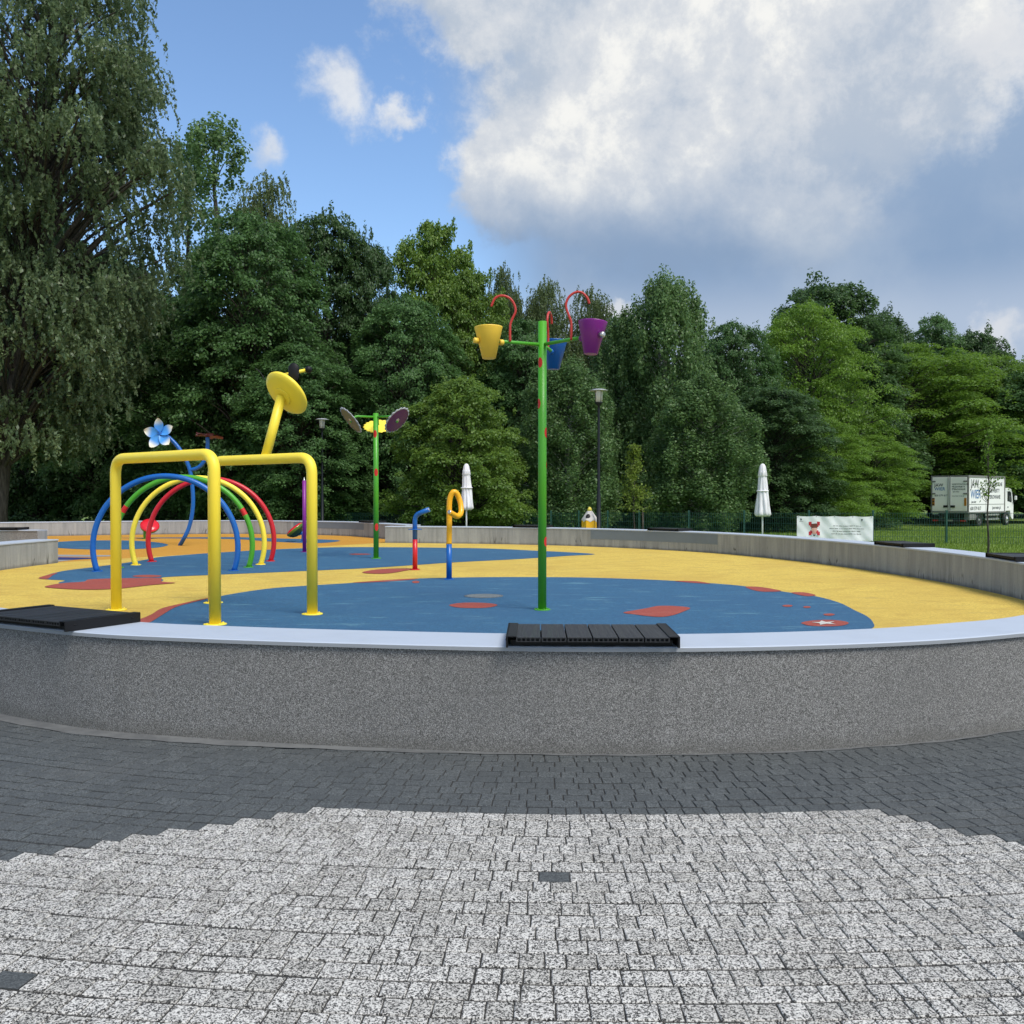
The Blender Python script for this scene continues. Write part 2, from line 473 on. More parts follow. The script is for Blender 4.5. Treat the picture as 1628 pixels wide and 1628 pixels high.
PC = Vector((.5, 14.3))
def build_pavement():
    V, F, T, LI = [], [], [], []
    rng = random.Random(3)
    p = .0986; r = 7.75
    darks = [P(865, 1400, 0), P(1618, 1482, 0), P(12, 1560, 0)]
    while r < 15.6:
        amax = 1.0
        a = -amax + rng.random() * .02
        wob = rng.random() * 6
        while a < amax:
            w = rng.choice((.068, .084, .084, .1, .1, .122))
            da = w / r; rc = r + p / 2
            ac = a + da / 2
            s = rc * math.sin(ac)
            cx, cy = PC.x + s, PC.y - rc * math.cos(ac)
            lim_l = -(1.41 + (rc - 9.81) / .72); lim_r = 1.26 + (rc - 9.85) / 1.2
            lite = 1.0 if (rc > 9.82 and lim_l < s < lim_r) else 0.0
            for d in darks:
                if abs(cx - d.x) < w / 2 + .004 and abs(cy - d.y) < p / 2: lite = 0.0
            tone = rng.random()
            g = .0019 + rng.random() * .0012
            ins = .0035
            jz = rng.uniform(-.0012, .0012); tl = rng.uniform(-.0015, .0015)
            base = len(V)
            cs = []
            for (ra, aa) in ((r + g + .0024, a + g / r), (r + g + .0024, a + da - g / r), (r + p - g - .0024, a + da - g / r), (r + p - g - .0024, a + g / r)):
                ra += rng.uniform(-.0009, .0009) + .003 * math.sin(aa * 5 + wob); aa += rng.uniform(-.0018, .0018) / r
                cs.append((ra, aa))
            rm = sum(c[0] for c in cs) / 4; am = sum(c[1] for c in cs) / 4
            for lvl in (0, 1, 2):
                for k, (ra, aa) in enumerate(cs):
                    if lvl == 0:
                        ra2 = ra + math.copysign(ins, rm - ra); aa2 = aa + math.copysign(ins / r, am - aa); z = jz + (tl if k < 2 else -tl)
                    else:
                        ra2, aa2 = ra, aa; z = jz - .003 if lvl == 1 else -.03
                    V.append((PC.x + ra2 * math.sin(aa2), PC.y - ra2 * math.cos(aa2), z))
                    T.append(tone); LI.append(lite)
            F.append((base + 3, base + 2, base + 1, base))
            for lvl in (0, 1):
                for k in range(4):
                    k2 = (k + 1) % 4; o = base + lvl * 4
                    F.append((o + k, o + k2, o + 4 + k2, o + 4 + k))
            a += da
        r += p
    me = bpy.data.meshes.new('pavement'); me.from_pydata(V, [], F); me.materials.append(M['paver'])
    # outward normals up
    at = me.attributes.new('tone', 'FLOAT', 'POINT'); at.data.foreach_set('value', T)
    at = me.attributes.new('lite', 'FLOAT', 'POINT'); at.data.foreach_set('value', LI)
    me.update()
    o = bpy.data.objects.new('pavement', me); COL.objects.link(o); o['kind'] = 'structure'
build_pavement()

# ------------------------------------------------------------------ the two walled basins
RA = spline([(x, y, 0) for x, y in [(-3.76, 28.2), (-1, 27.6), (1.5, 26.5), (3.5, 24.8), (4.95, 22.9), (6.0, 20.3), (6.55, 17.9), (6.85, 15.2), (6.75, 12.6),
     (6.2, 10.3), (5.1, 8.3), (3.77, 7.0), (2.96, 6.52), (2.2, 6.22), (1.22, 6.04), (.2, 6.03), (-.9, 6.18), (-1.85, 6.38), (-2.7, 6.66), (-4.0, 7.45),
     (-5.4, 8.6), (-7.0, 10.4), (-8.3, 12.6), (-9.1, 15), (-9.46, 17.5), (-9.35, 19.6)]], 10)
RB = spline([(x, y, 0) for x, y in [(-12.4, 25.4), (-14.2, 25.5), (-16.6, 26.4), (-18.3, 28.5), (-18.2, 31), (-17.2, 32.6), (-15.7, 33.4), (-12.8, 34.6), (-10, 35.1), (-7.7, 34.4), (-5.75, 33.2),
     (-4.4, 31.3), (-3.3, 29.6)]], 10)
def normals(path):
    out = []
    for i in range(len(path)):
        t = (path[min(i + 1, len(path) - 1)] - path[max(i - 1, 0)]).normalized()
        out.append(Vector((-t.y, t.x, 0)))
    return out
NA, NB = normals(RA), normals(RB)

def wall(name, label, path, nrm, m_in):
    root = thing(name, label, 'wall', (path[len(path) // 2].x, path[len(path) // 2].y, 0), 0)
    n = len(path); top = ZW - .028
    b = MB()
    vi = [(p.x, p.y, -.1) for p in path] + [(p.x, p.y, top) for p in path]
    b.add(vi, [(i, n + i, n + i + 1, i + 1) for i in range(n - 1)], 0, True)
    q = [p + k * WT for p, k in zip(path, nrm)]
    vo = [(p.x, p.y, -.1) for p in q] + [(p.x, p.y, top) for p in q]
    b.add(vo, [(i, i + 1, n + i + 1, n + i) for i in range(n - 1)], 1, True)
    for i in (0, n - 1):
        b.add([(path[i].x, path[i].y, -.1), (q[i].x, q[i].y, -.1), (q[i].x, q[i].y, top), (path[i].x, path[i].y, top)], [(0, 1, 2, 3)], 0)
    obj('wall_body', b, [m_in, M['plaster']], root)
    c = MB()
    prof = [(-.012, top), (-.012, ZW - .006), (-.006, ZW), (WT + .010, ZW), (WT + .018, ZW - .006), (WT + .018, top)]
    for k in range(len(prof) - 1):
        (d0, z0), (d1, z1) = prof[k], prof[k + 1]
        vv = []
        for p, m_ in zip(path, nrm): vv.append((p.x + m_.x * d0, p.y + m_.y * d0, z0))
        for p, m_ in zip(path, nrm): vv.append((p.x + m_.x * d1, p.y + m_.y * d1, z1))
        c.add(vv, [(i, n + i, n + i + 1, i + 1) for i in range(n - 1)], 1 if k in (4,) else 0, False)
    vv = [(p.x - m_.x * .012, p.y - m_.y * .012, top) for p, m_ in zip(path, nrm)] + [(p.x + m_.x * (WT + .018), p.y + m_.y * (WT + .018), top) for p, m_ in zip(path, nrm)]
    c.add(vv, [(i, i + 1, n + i + 1, n + i) for i in range(n - 1)], 0)
    for i in (0, n - 1):
        c.add([(path[i].x + nrm[i].x * d, path[i].y + nrm[i].y * d, z) for d, z in prof], [tuple(range(len(prof)))], 0)
    obj('coping', c, [M['coping'], M['coping_edge']], root)
    return root
def panel(path, nrm, sel, z0, z1, root, d=-.004):
    idx = [i for i in range(len(path)) if sel(path[i])]
    b = MB(); n = len(idx)
    for dd in (d,):
        vv = [(path[i].x + nrm[i].x * dd, path[i].y + nrm[i].y * dd, z0) for i in idx] + [(path[i].x + nrm[i].x * dd, path[i].y + nrm[i].y * dd, z1) for i in idx]
        b.add(vv, [(k, n + k, n + k + 1, k + 1) for k in range(n - 1)], 0, True)
    obj('painted_band', b, M['panel_paint'], root)
wa = wall('seat_wall', 'curved grey seat wall with pebbled outer face round the large near basin', RA, NA, M['concrete'])
wb = wall('seat_wall', 'pale concrete seat wall round the rear basin behind the rainbow hoops', RB, NB, M['concrete'])
panel(RA, NA, lambda p: 1.95 < p.x < 4.95 and p.y > 20, ZW - .03 - .25, ZW - .03, wa)
panel(RB, NB, lambda p: -8.0 < p.x < -4.9 and p.y > 30, ZW - .03 - .22, ZW - .03, wb)

# mortar strip along the outer foot of the near wall
b = MB(); idx = [i for i in range(len(RA)) if RA[i].y < 9.5 and -6 < RA[i].x < 5.4]
vv = []; 
for i in idx: q = RA[i] + NA[i] * (WT - .01); vv.append((q.x, q.y, .0045))
for i in idx:
    q0 = RA[i]
    w = .025 + .10 * max(0, min(1, (.2 - q0.x) / 2.2)) + .008 * math.sin(i * 1.7) + .006 * math.sin(i * .61)
    q = RA[i] + NA[i] * (WT + w); vv.append((q.x, q.y, .0035))
n = len(idx); b.add(vv, [(k, k + 1, n + k + 1, n + k) for k in range(n - 1)])
struct('kerb_strip', b, M['mortar'])

# floors
def sheet(name, pts, z, m):
    b = MB(); b.add([(p.x, p.y, z) for p in pts], [tuple(range(len(pts)))])
    # face up
    area = sum(pts[i].x * pts[(i + 1) % len(pts)].y - pts[(i + 1) % len(pts)].x * pts[i].y for i in range(len(pts)))
    if area < 0: b.f = [tuple(reversed(f)) for f in b.f]
    return struct(name, b, m)
sheet('floor', [p + k * .2 for p, k in zip(RA, NA)], ZF, M['floor_yellow'])
sheet('floor', [p + k * .2 for p, k in zip(RB, NB)] + [Vector((-.8, 27.4, 0)), Vector((0, 20, 0)), Vector((-9, 17, 0)), Vector((-13, 18, 0)), Vector((-16, 22, 0))], ZF - .004, M['floor_orange'])
def patch(px, z, m, sm=6, name='floor_marking'):
    pts = spline([P(x, y, 0 + ZF) for x, y in px], sm, True) if sm else [P(x, y, ZF) for x, y in px]
    return sheet(name, pts, z, M[m])
def ell(cx, cy, hw, hh, n=14, wob=.06, seed=0):
    r = random.Random(seed + int(cx))
    return [(cx + hw * math.cos(2 * PI * k / n) * (1 + r.uniform(-wob, wob)), cy - hh * math.sin(2 * PI * k / n) * (1 + r.uniform(-wob, wob))) for k in range(n)]
z1, z2, z3, z4 = ZF + .004, ZF + .008, ZF + .012, ZF + .016
patch([(170, 1004), (232, 992), (256, 979), (281, 965), (321, 954.7), (367, 945), (428, 936), (490, 931.3), (560, 927), (628, 921.5), (702, 919), (776, 917.9), (850, 917.8), (930, 918.5),
       (1033, 921.8), (1099, 925.5), (1143, 928.5), (1188, 932.8), (1260, 943), (1300, 949), (1335, 958.8), (1359, 970.7), (1378, 980), (1388, 990), (1385, 1000), (1330, 1014),
       (1100, 1022), (760, 1022), (450, 1014)], z1, 'floor_blue')
patch([(150, 1000), (215, 987), (240, 978), (256, 968.5), (283, 961.5), (330, 951.5), (322, 954.6), (282, 965), (257, 979), (236, 991), (190, 1003)], z2, 'floor_red', 4)
patch([(63, 918.8), (98, 908.5), (148, 902), (193, 896), (229, 890.5), (252, 886), (300, 882), (336, 879.4), (428, 874), (505, 871), (560, 870), (660, 870.5), (702, 871), (776, 872.2), (849, 875.5),
       (944, 880.8), (900, 884), (825, 889), (727, 894), (653, 899), (579, 903.8), (530, 906), (450, 909.5), (367, 913), (275, 917), (256, 919.3), (257, 924), (200, 930), (98, 928), (102.8, 923.2), (77.7, 921.7)], z1, 'floor_blue')
patch([(71, 933.5), (98, 928), (133, 925.4), (143, 921.7), (193, 920), (250, 919.6), (257, 920), (258, 925.4), (279, 927.3), (237, 931), (193, 936), (148, 938), (104, 936.8)], z2, 'floor_red', 5)
patch([(62, 918.8), (80, 913.5), (92, 911), (84, 915), (76, 920.8), (66, 920.6)], z2, 'floor_red', 4)
patch(ell(234, 916.6, 23, 2.0), z2, 'floor_red', 4)
patch(ell(168, 866.3, 98.5, 7.4, 20, .02), z1 - .004, 'floor_blue', 4)
patch([(190, 855.2), (300, 854.2), (380, 854), (432, 855.7), (526, 858), (538, 860.5), (500, 863.4), (431, 860.9), (380, 857.3), (300, 856)], z1 - .004, 'floor_blue', 5)
patch([(60, 881.5), (178, 882.6), (185, 884), (150, 885), (60, 884.6)], z1 - .004, 'slot_grey', 0)
patch([(60, 885.2), (150, 886.6), (156, 887.8), (120, 889.6), (60, 889.8)], z1 - .004, 'floor_navy', 0)
patch([(60, 890.1), (118, 890), (90, 893), (60, 893.4)], z1 - .004, 'slot_grey', 0)
patch(ell(752.5, 963.2, 38, 4.4, 16, .03), z2, 'floor_red', 4)
patch([(991, 975), (1010, 971), (1030, 967.5), (1047, 964.2), (1075, 964.5), (1097, 967.4), (1087, 973), (1070, 979), (1052, 981.6), (1030, 980.5), (1010, 977.8)], z2, 'floor_red', 5)
patch([(576, 910.3), (600, 905.8), (636, 904.3), (656, 905), (640, 908.5), (618, 912), (592, 912.5)], z2, 'floor_red', 5)
patch(ell(1312, 991.8, 37, 5.2, 16, .04), z2, 'floor_red', 4)
patch([(1290, 990.6), (1303, 990.6), (1306, 988.2), (1313, 990.4), (1327, 989.6), (1320, 991.8), (1329, 994), (1314, 993.2), (1304, 995), (1303, 992.6)], z3, 'floor_white', 0)
patch([(1185, 933.6), (1210, 934), (1242, 940), (1222, 941.5), (1202, 940)], z2, 'floor_red', 4)
patch([(1258, 943), (1279, 942.5), (1297, 947), (1281, 948.5)], z2, 'floor_red', 4)
patch([(1072, 924.2), (1105, 924.5), (1130, 928.5), (1098, 927)], z2, 'floor_red', 4)
patch(ell(1252, 964, 8, 1.6), z2, 'floor_red', 4); patch(ell(1283, 966, 6, 1.4), z2, 'floor_red', 4); patch(ell(1318, 978, 9, 1.7), z2, 'floor_red', 4)
patch(ell(661, 926, 6, 1.8), z2, 'floor_red', 4); patch([(560, 927), (628, 922), (664, 920.4), (650, 922.6), (600, 926)], z2, 'floor_red', 4)
patch(ell(572, 881.5, 17, 1.0), z2, 'floor_red', 4)
for cx, cy, hw, hh in ((760, 948, 36, 4.5), (880, 985, 30, 4), (1150, 958, 26, 3), (935, 1000, 30, 4), (480, 893, 22, 2), (455, 899, 16, 1.5), (340, 905, 30, 2.2), (700, 1000, 22, 3), (1110, 938, 30, 2)):
    pass
# floor drain and shoe prints
b = MB(); c = P(769, 948, ZF)
for k in range(9):
    b.box((c.x, c.y - .17 + k * .042, ZF + .010), (.46 * math.sqrt(max(.15, 1 - ((k - 4) / 4.6) ** 2)), .024, .006), 0)
b.lathe([(.27, ZF + .004), (.27, ZF + .0075), (.25, ZF + .008)], 28, 1, (c.x, c.y, 0))
d_ = obj('floor_drain', b, [M['steel'], mat('silty_ring', base=(.11, .125, .13), rough=.9)])
tag(d_, 'round silty floor drain in the blue rubber near the green bucket pole', 'drain')
# ------------------------------------------------------------------ plank seats on the walls
def make_bench():
    root = thing('plank_seat', '', 'bench')
    Lx, Wy = .98, .58
    for k in range(6):
        x = -Lx / 2 + .045 + (k + .5) * (Lx - .09) / 6; w = (Lx - .09) / 6 - .008
        b = MB()
        b.box((x, 0, .088), (w, Wy, .008), 0); b.box((x, 0, .056), (w, Wy, .008), 0)
        for j in range(6): b.box((x - w / 2 + .004 + j * (w - .008) / 5, 0, .072), (.008, Wy, .024), 0)
        b.box((x, 0, .072), (w * .9, Wy * .9, .022), 0)
        obj('plank', b, M['plank'], root, True)
    for s in (-1, 1):
        b = MB(); b.box((s * (Lx / 2 - .0225), 0, .098), (.06, Wy + .004, .010), 0, bev=.002); b.box((s * (Lx / 2 + .004), 0, .0525), (.012, Wy + .004, .101), 0, bev=.002)
        for yy in (-.22, .22):
            b.lathe([(.009, 0), (.009, .003), (.005, .004)], 10, 0, (s * (Lx / 2 + .010), yy, .06), rot_to((s, 0, 0)))
        obj('end_cap', b, M['black'], root, True)
        b = MB(); b.box((0, s * .17, .026), (Lx - .04, .06, .050), 0)
        obj('bearer', b, M['black'], root, True)
    return root
bench = make_bench()
def seat_at(path, nrm, pt, label, first=False, off=0.0):
    i = min(range(len(path)), key=lambda k: (path[k] + nrm[k] * (WT / 2) - Vector((pt[0], pt[1], 0))).length)
    c = path[i] + nrm[i] * (WT / 2 + off)
    tg_ = Vector((nrm[i].y, -nrm[i].x, 0)); c = c + tg_ * (Vector((pt[0], pt[1], 0)) - c).dot(tg_)
    o = bench if first else copy_tree(bench)
    o.scale = (1, 1, .66); o.location = (c.x, c.y, ZW + .001); o.rotation_euler = (0, 0, math.atan2(nrm[i].y, nrm[i].x) - PI / 2)
    tag(o, label, 'bench', 'black plank seats on the basin walls')
def W_(x, y): p = P(x, y, ZW); return (p.x, p.y)
seat_at(RA, NA, W_(934, 1009), 'black plank seat on the near wall below the green bucket pole', True, .02)
seat_at(RA, NA, W_(124, 985), 'black plank seat on the near wall in front of the yellow arch', off=.02)
seat_at(RA, NA, W_(1428, 868), 'black plank seat on the side wall just beside the white banner')
seat_at(RA, NA, W_(1650, 890), 'black plank seat on the side wall cut by the edge of the photo')
seat_at(RA, NA, W_(1068, 843.5), 'black plank seat on the far wall above the grey painted band')
seat_at(RA, NA, W_(858, 837.5), 'black plank seat on the far wall behind the tall green pole')
seat_at(RB, NB, W_(578, 831), 'black plank seat on the rear wall beside the pole with scalloped discs')
seat_at(RB, NB, (-13.4, 25.2), 'black plank seat on the end of the rear basin wall, furthest to the left')
seat_at(RB, NB, (-18.6, 30.5), 'black plank seat on the rear basin wall, mostly hidden at the left edge')
# ------------------------------------------------------------------ water play equipment
def flange(b, x, y, r, mi=0, n=4):
    b.lathe([(r * 1.95, ZF), (r * 1.95, ZF + .012), (r * 1.9, ZF + .014), (r, ZF + .015)], 28, mi, (x, y, 0))
    for k in range(n):
        a = PI / 4 + k * 2 * PI / n
        b.lathe([(.011, ZF + .013), (.011, ZF + .024), (.006, ZF + .026)], 6, mi, (x + r * 1.5 * math.cos(a), y + r * 1.5 * math.sin(a), 0))
def frame(root, A, B, ztop, r, name):
    b = MB()
    pts = fillet([(A.x, A.y, ZF), (A.x, A.y, ztop), (B.x, B.y, ztop), (B.x, B.y, ZF)], .2, 10)
    b.tube(pts, r, 24)
    obj(name, b, M['yellow'], root)
    for p in (A, B):
        f = MB(); flange(f, p.x, p.y, r); obj('base_flange', f, M['yellow'], root)
ZT = 1.955
A1, B1 = P(185, 970, ZF), P(342, 993.5, ZF)
t = thing('tube_arch', 'thick yellow tube arch on two posts, nearest the black plank seat', 'arch', (A1.x, A1.y, ZF))
frame(t, A1, B1, ZT, .062, 'arch_tube')
A2, B2 = P(339, 959, ZF), P(496.5, 977, ZF)
t = thing('insect_sprayer', 'yellow tube arch carrying a slanting neck and a big yellow disc head', 'water sprayer', (A2.x, A2.y, ZF))
frame(t, A2, B2, ZT, .062, 'arch_tube')
fr = (418 - 339) / (496.5 - 339); nb = A2.lerp(B2, .5); nb.z = ZT
nb = Q(421, 731, nb.y + .02)
hc = Q(455.5, 625, 11.72)
n = Vector((.50, .60, .62)).normalized(); R = rot_to(n)
nt = Q(446, 636, 11.68)
b = MB(); b.tube([nb, nt + (nt - nb).normalized() * .05], .058, 24); obj('neck', b, M['yellow'], t)
b = MB()
b.lathe([(.02, -.075), (.12, -.07), (.24, -.05), (.295, -.022), (.308, 0), (.3, .02), (.25, .045), (.12, .062), (.02, .066)], 48, 0, hc, R)
b.lathe([(.115, -.086), (.118, -.078), (.11, -.055)], 28, 0, hc, R)
hd = obj('head_disc', b, M['yellow'], t)
b = MB(); u = R @ Vector((1, 0, 0)); w = R @ Vector((0, 1, 0))
e0 = Q(467, 592, 11.95)
b.lathe([(.002, -.012), (.06, -.01), (.068, 0), (.06, .01), (.002, .012)], 20, 0, e0, Matrix(((1, 0, 0), (0, 0, 1), (0, -1, 0))) @ Matrix.Scale(1.0, 3), rmod=lambda a, j: 1 + .75 * abs(math.sin(a)) ** 2)
obj('ear', b, M['black'], t)
e1 = Q(436, 600, 12.15)
b = MB(); b.lathe([(.002, -.012), (.06, -.01), (.068, 0), (.06, .01), (.002, .012)], 20, 0, e1 + Vector((.06, .05, -.05)), Matrix(((1, 0, 0), (0, 0, 1), (0, -1, 0))), rmod=lambda a, j: 1 + .4 * abs(math.sin(a)) ** 2)
b.f and obj('ear', b, M['black'], t)
b = MB(); s0, s1 = Q(450, 596.5, 12.05), Q(486, 588.5, 12.1)
b.tube([s0, s1], .022, 14); sn = obj('snout_tube', b, M['yellow'], t)
b = MB(); b.lathe([(.01, -.045), (.03, -.036), (.044, -.012), (.046, .008), (.036, .03), (.012, .045)], 18, 0, s1 + (s1 - s0).normalized() * .035, rot_to(s1 - s0))
obj('snout_ball', b, M['black'], sn)
b = MB(); b.tube(spline([Q(422, 605, 11.9), Q(417, 597, 11.9), Q(412, 590, 11.9), Q(406, 586, 11.9)], 5), .006, 8); obj('feeler', b, M['black'], t)

# rainbow hoops
def hoop(cx, D, basey, m, label, rt=.051, patches=None, R_=1.30):
    c = Q(cx, 800, D); c.z = ZF + .44
    x0 = math.sqrt(R_ ** 2 - .44 ** 2); a0 = math.atan2(-.44, x0); yaw = .06
    pts = []
    for k in range(73):
        a = a0 + (PI - 2 * a0) * k / 72
        pts.append((c.x + R_ * math.cos(a) * math.cos(yaw), D + R_ * math.cos(a) * math.sin(yaw), c.z + R_ * math.sin(a)))
    r_ = thing('water_hoop', label, 'hoop', (c.x, D, ZF), 0, 'rainbow hoops')
    b = MB(); b.tube(pts, rt, 20, 0, True, patches)
    obj('hoop_tube', b, [m, M['spot_red']], r_)
    for q in (pts[0], pts[-1]):
        f = MB(); flange(f, q[0], q[1], rt); obj('base_flange', f, m, r_)
hoop(263, 17.4, 908, M['blue'], 'blue hoop, nearest the camera of the four rainbow hoops')
hoop(291.5, 18.25, 902, M['green'], 'green hoop with worn red patches, behind the blue hoop',
     patches=lambda s: 1 if (.205 < s < .235 or .375 < s < .40 or .745 < s < .77 or .865 < s < .885) else 0)
hoop(315, 19.0, 898, M['yellow'], 'yellow hoop between the green hoop and the red hoop')
hoop(335.6, 20.0, 893, M['red'], 'red hoop, farthest back of the four rainbow hoops')

# blue flower stalk
base = P(286, 867, ZF); D0 = base.y
t = thing('flower_sprayer', 'curved blue stalk with a blue and white flower and a maroon one edge-on', 'water sprayer', base)
D1 = D0 - .2
st = spline([P(286, 867, ZF)] + [Q(x, y, D1) for x, y in ((293, 855), (300, 840), (305, 820), (307, 798), (306, 775), (303, 752), (296, 732), (284, 712), (270, 697), (258, 690))], 6)
b = MB(); b.tube(st, .056, 16); obj('stalk', b, M['blue'], t)
br = spline([Q(x, y, D1) for x, y in ((302, 747), (310, 745.5), (318, 741), (325, 732.5), (329, 722), (330, 708), (330, 695))], 6)
b = MB(); b.tube(br, .054, 16); obj('branch', b, M['blue'], t)
def petals(parent, c, n, rad, m, k=5, roll=0.0, cup=.15):
    R = rot_to(n); ax = R @ Vector((0, 0, 1))
    fl = None
    for i in range(k):
        b = MB(); a0 = 2 * PI * i / k + roll
        vs, fs, fa = [], [], []
        NS, NT = 12, 6
        for si, side in ((0, .010), (1, -.006)):
            for p_ in range(NS + 1):
                s = p_ / NS; hw = .30 * rad * (math.sin(PI * min(1, s * .93 + .07) ** 1.15) ** .75) * (1 if s < 1 else .02) + .01
                for q_ in range(NT + 1):
                    v = (q_ / NT - .5) * 2
                    x = (.05 + .95 * s) * rad; y = hw * v
                    z = cup * rad * s * s + side + .12 * rad * (abs(v) ** 2) * .4 - .05 * rad * v
                    vs.append(R @ Vector((x * math.cos(a0) - y * math.sin(a0), x * math.sin(a0) + y * math.cos(a0), z)) + c); fa.append(s)
        w_ = NT + 1; o2 = (NS + 1) * w_
        for p_ in range(NS):
            for q_ in range(NT):
                a = p_ * w_ + q_
                fs.append((a, a + w_, a + w_ + 1, a + 1)); fs.append((o2 + a, o2 + a + 1, o2 + a + w_ + 1, o2 + a + w_))
        b.add(vs, fs, 0, True, fa)
        obj('petal', b, m, parent)
fh = MB(); fc = Q(254.5, 690, D1 - .15); fn = Vector((-.12, -1, .15))
fh.lathe([(.06, 0), (.06, .03), (.03, .045)], 16, 0, fc, rot_to(fn))
fr_ = obj('flower_head', fh, M['blue'], t)
petals(fr_, fc, fn, .44, M['petal'], roll=PI / 2 + .02)
fh = MB(); fc = Q(331, 693.5, D1); fn = Vector((.1, .12, 1))
fh.lathe([(.06, -.02), (.06, .03), (.03, .045)], 16, 0, fc, rot_to(fn))
fr_ = obj('flower_head', fh, M['maroon'], t)
petals(fr_, fc, fn, .40, M['maroon'], roll=.35, cup=-.03)

# purple post
p = P(484, 878, ZF)
t = thing('spray_post', 'slim purple post with a small nozzle, behind the yellow tube arch', 'post', p)
b = MB(); b.tube([p, Vector((p.x, p.y, 1.9))], .046, 20); flange(b, p.x, p.y, .046); obj('post_tube', b, M['purple'], t)
b = MB(); b.lathe([(.03, 1.9), (.03, 1.915), (.012, 1.93), (.012, 1.97), (.006, 1.98)], 12, 0, (p.x, p.y, 0)); obj('nozzle', b, M['steel'], t)

# two half-fruit sprayers
def fruit(px, D, n, label, stem, sm):
    c = Q(px[0], px[1], D); s = Q(stem, 830, D); s.z = ZF
    t = thing('fruit_sprayer', label, 'water sprayer', s, 0, 'red fruit sprayers')
    b = MB(); b.tube(spline([s, Vector((s.x, s.y, ZF + .25)), c - Vector(n).normalized() * .15], 5), .05, 14); flange(b, s.x, s.y, .05); obj('stem', b, sm, t)
    R = rot_to(n)
    prof = [(.01, -.19), (.11, -.17), (.2, -.12), (.27, -.045), (.3, .01), (.3, .045), (.285, .07), (.22, .1), (.12, .115), (.01, .12)]
    fac = [1, 1, .95, .86, .7, .6, .5, .3, .2, 0]
    b = MB(); b.lathe(prof, 36, 0, c, R, fac); q = b
    for k in range(7):
        a = k * 2.4; rr = .06 + .025 * k
        zz = .125 - .5 * rr * rr
        q.cf = .001
        q.lathe([(.018, -.006), (.016, .004), (.004, .008)], 10, 0, c + R @ Vector((rr * math.cos(a), rr * math.sin(a), zz - .012)), R)
    obj('fruit_shell', b, M['melon'], t)
fruit((238, 837), 31.0, (.30, -.62, .72), 'red domed fruit sprayer on a green stem, face turned towards the camera', 230.6, M['green'])
fruit((470, 843), 29.0, (-.62, -.05, .75), 'red and green fruit sprayer on a dark blue stem, seen from its side', 481.5, M['blue'])

# pole with scalloped discs
p = P(598, 888, ZF); Rp = .058; ztop = Q(598, 657, p.y).z
t = thing('disc_sprayer', 'green pole with red spots carrying three scalloped discs', 'water sprayer', p)
b = MB(); b.tube([p, Vector((p.x, p.y, ztop))], Rp, 24); flange(b, p.x, p.y, Rp)
for y_, a in ((690, -1.8), (751, -1.35), (838, -1.2), (720, 1.0)):
    z = Q(598, y_, p.y).z; b.spot(p.x, p.y, Rp, a, z, .75, .085, 1)
obj('pole', b, [M['green'], M['spot_red']], t)
za = Q(598, 663, p.y).z
for ang, m1, len_ in ((math.radians(206), M['olive'], .58), (math.radians(-28), M['plum'], .58), (math.radians(92), M['yellow'], .5)):
    d = Vector((math.cos(ang), math.sin(ang), 0))
    e = Vector((p.x, p.y, za)) + d * len_
    pts = fillet([(p.x, p.y, za), tuple(e - d * .12), tuple(e + Vector((0, 0, -.14)))], .05, 6)
    b = MB(); b.tube(pts, .024, 12); arm = obj('arm', b, M['green'], t)
    n = (-d * .74 + Vector((0, 0, .60))).normalized()
    c = e + Vector((0, 0, -.10)) + n * .02
    if m1 is M['yellow']: c = c + Vector((0, 0, -.08)); n = (-d * .52 + Vector((0, 0, .9))).normalized()
    R = rot_to(n)
    b = MB()
    b.lathe([(.02, -.012), (.3, -.010), (.325, -.004), (.325, .004), (.3, .010), (.02, .012)], 72, 0, c, R, None, lambda a, j: 1 + (.11 * (abs(math.sin(9 * a)) - .6) if 0 < j < 5 else 0))
    if m1 is not M['yellow']:
        for r0_, r1_ in ((.304, .332),):
            b.lathe([(r0_, -.013), (r1_, -.008), (r1_, .008), (r0_, .013)], 72, 1, c, R, None, lambda a, j: 1 + (.12 * (abs(math.sin(9 * a)) - .6) if 0 < j < 3 else 0), caps=False)
    dsc = obj('scalloped_disc', b, [m1, M['lamp_cap']], t)
    b = MB(); b.lathe([(.05, -.02), (.05, -.012), (.03, .018), (.01, .03)], 16, 0, c, R); obj('disc_hub', b, M['steel'] if m1 is not M['yellow'] else M['yellow'], dsc)

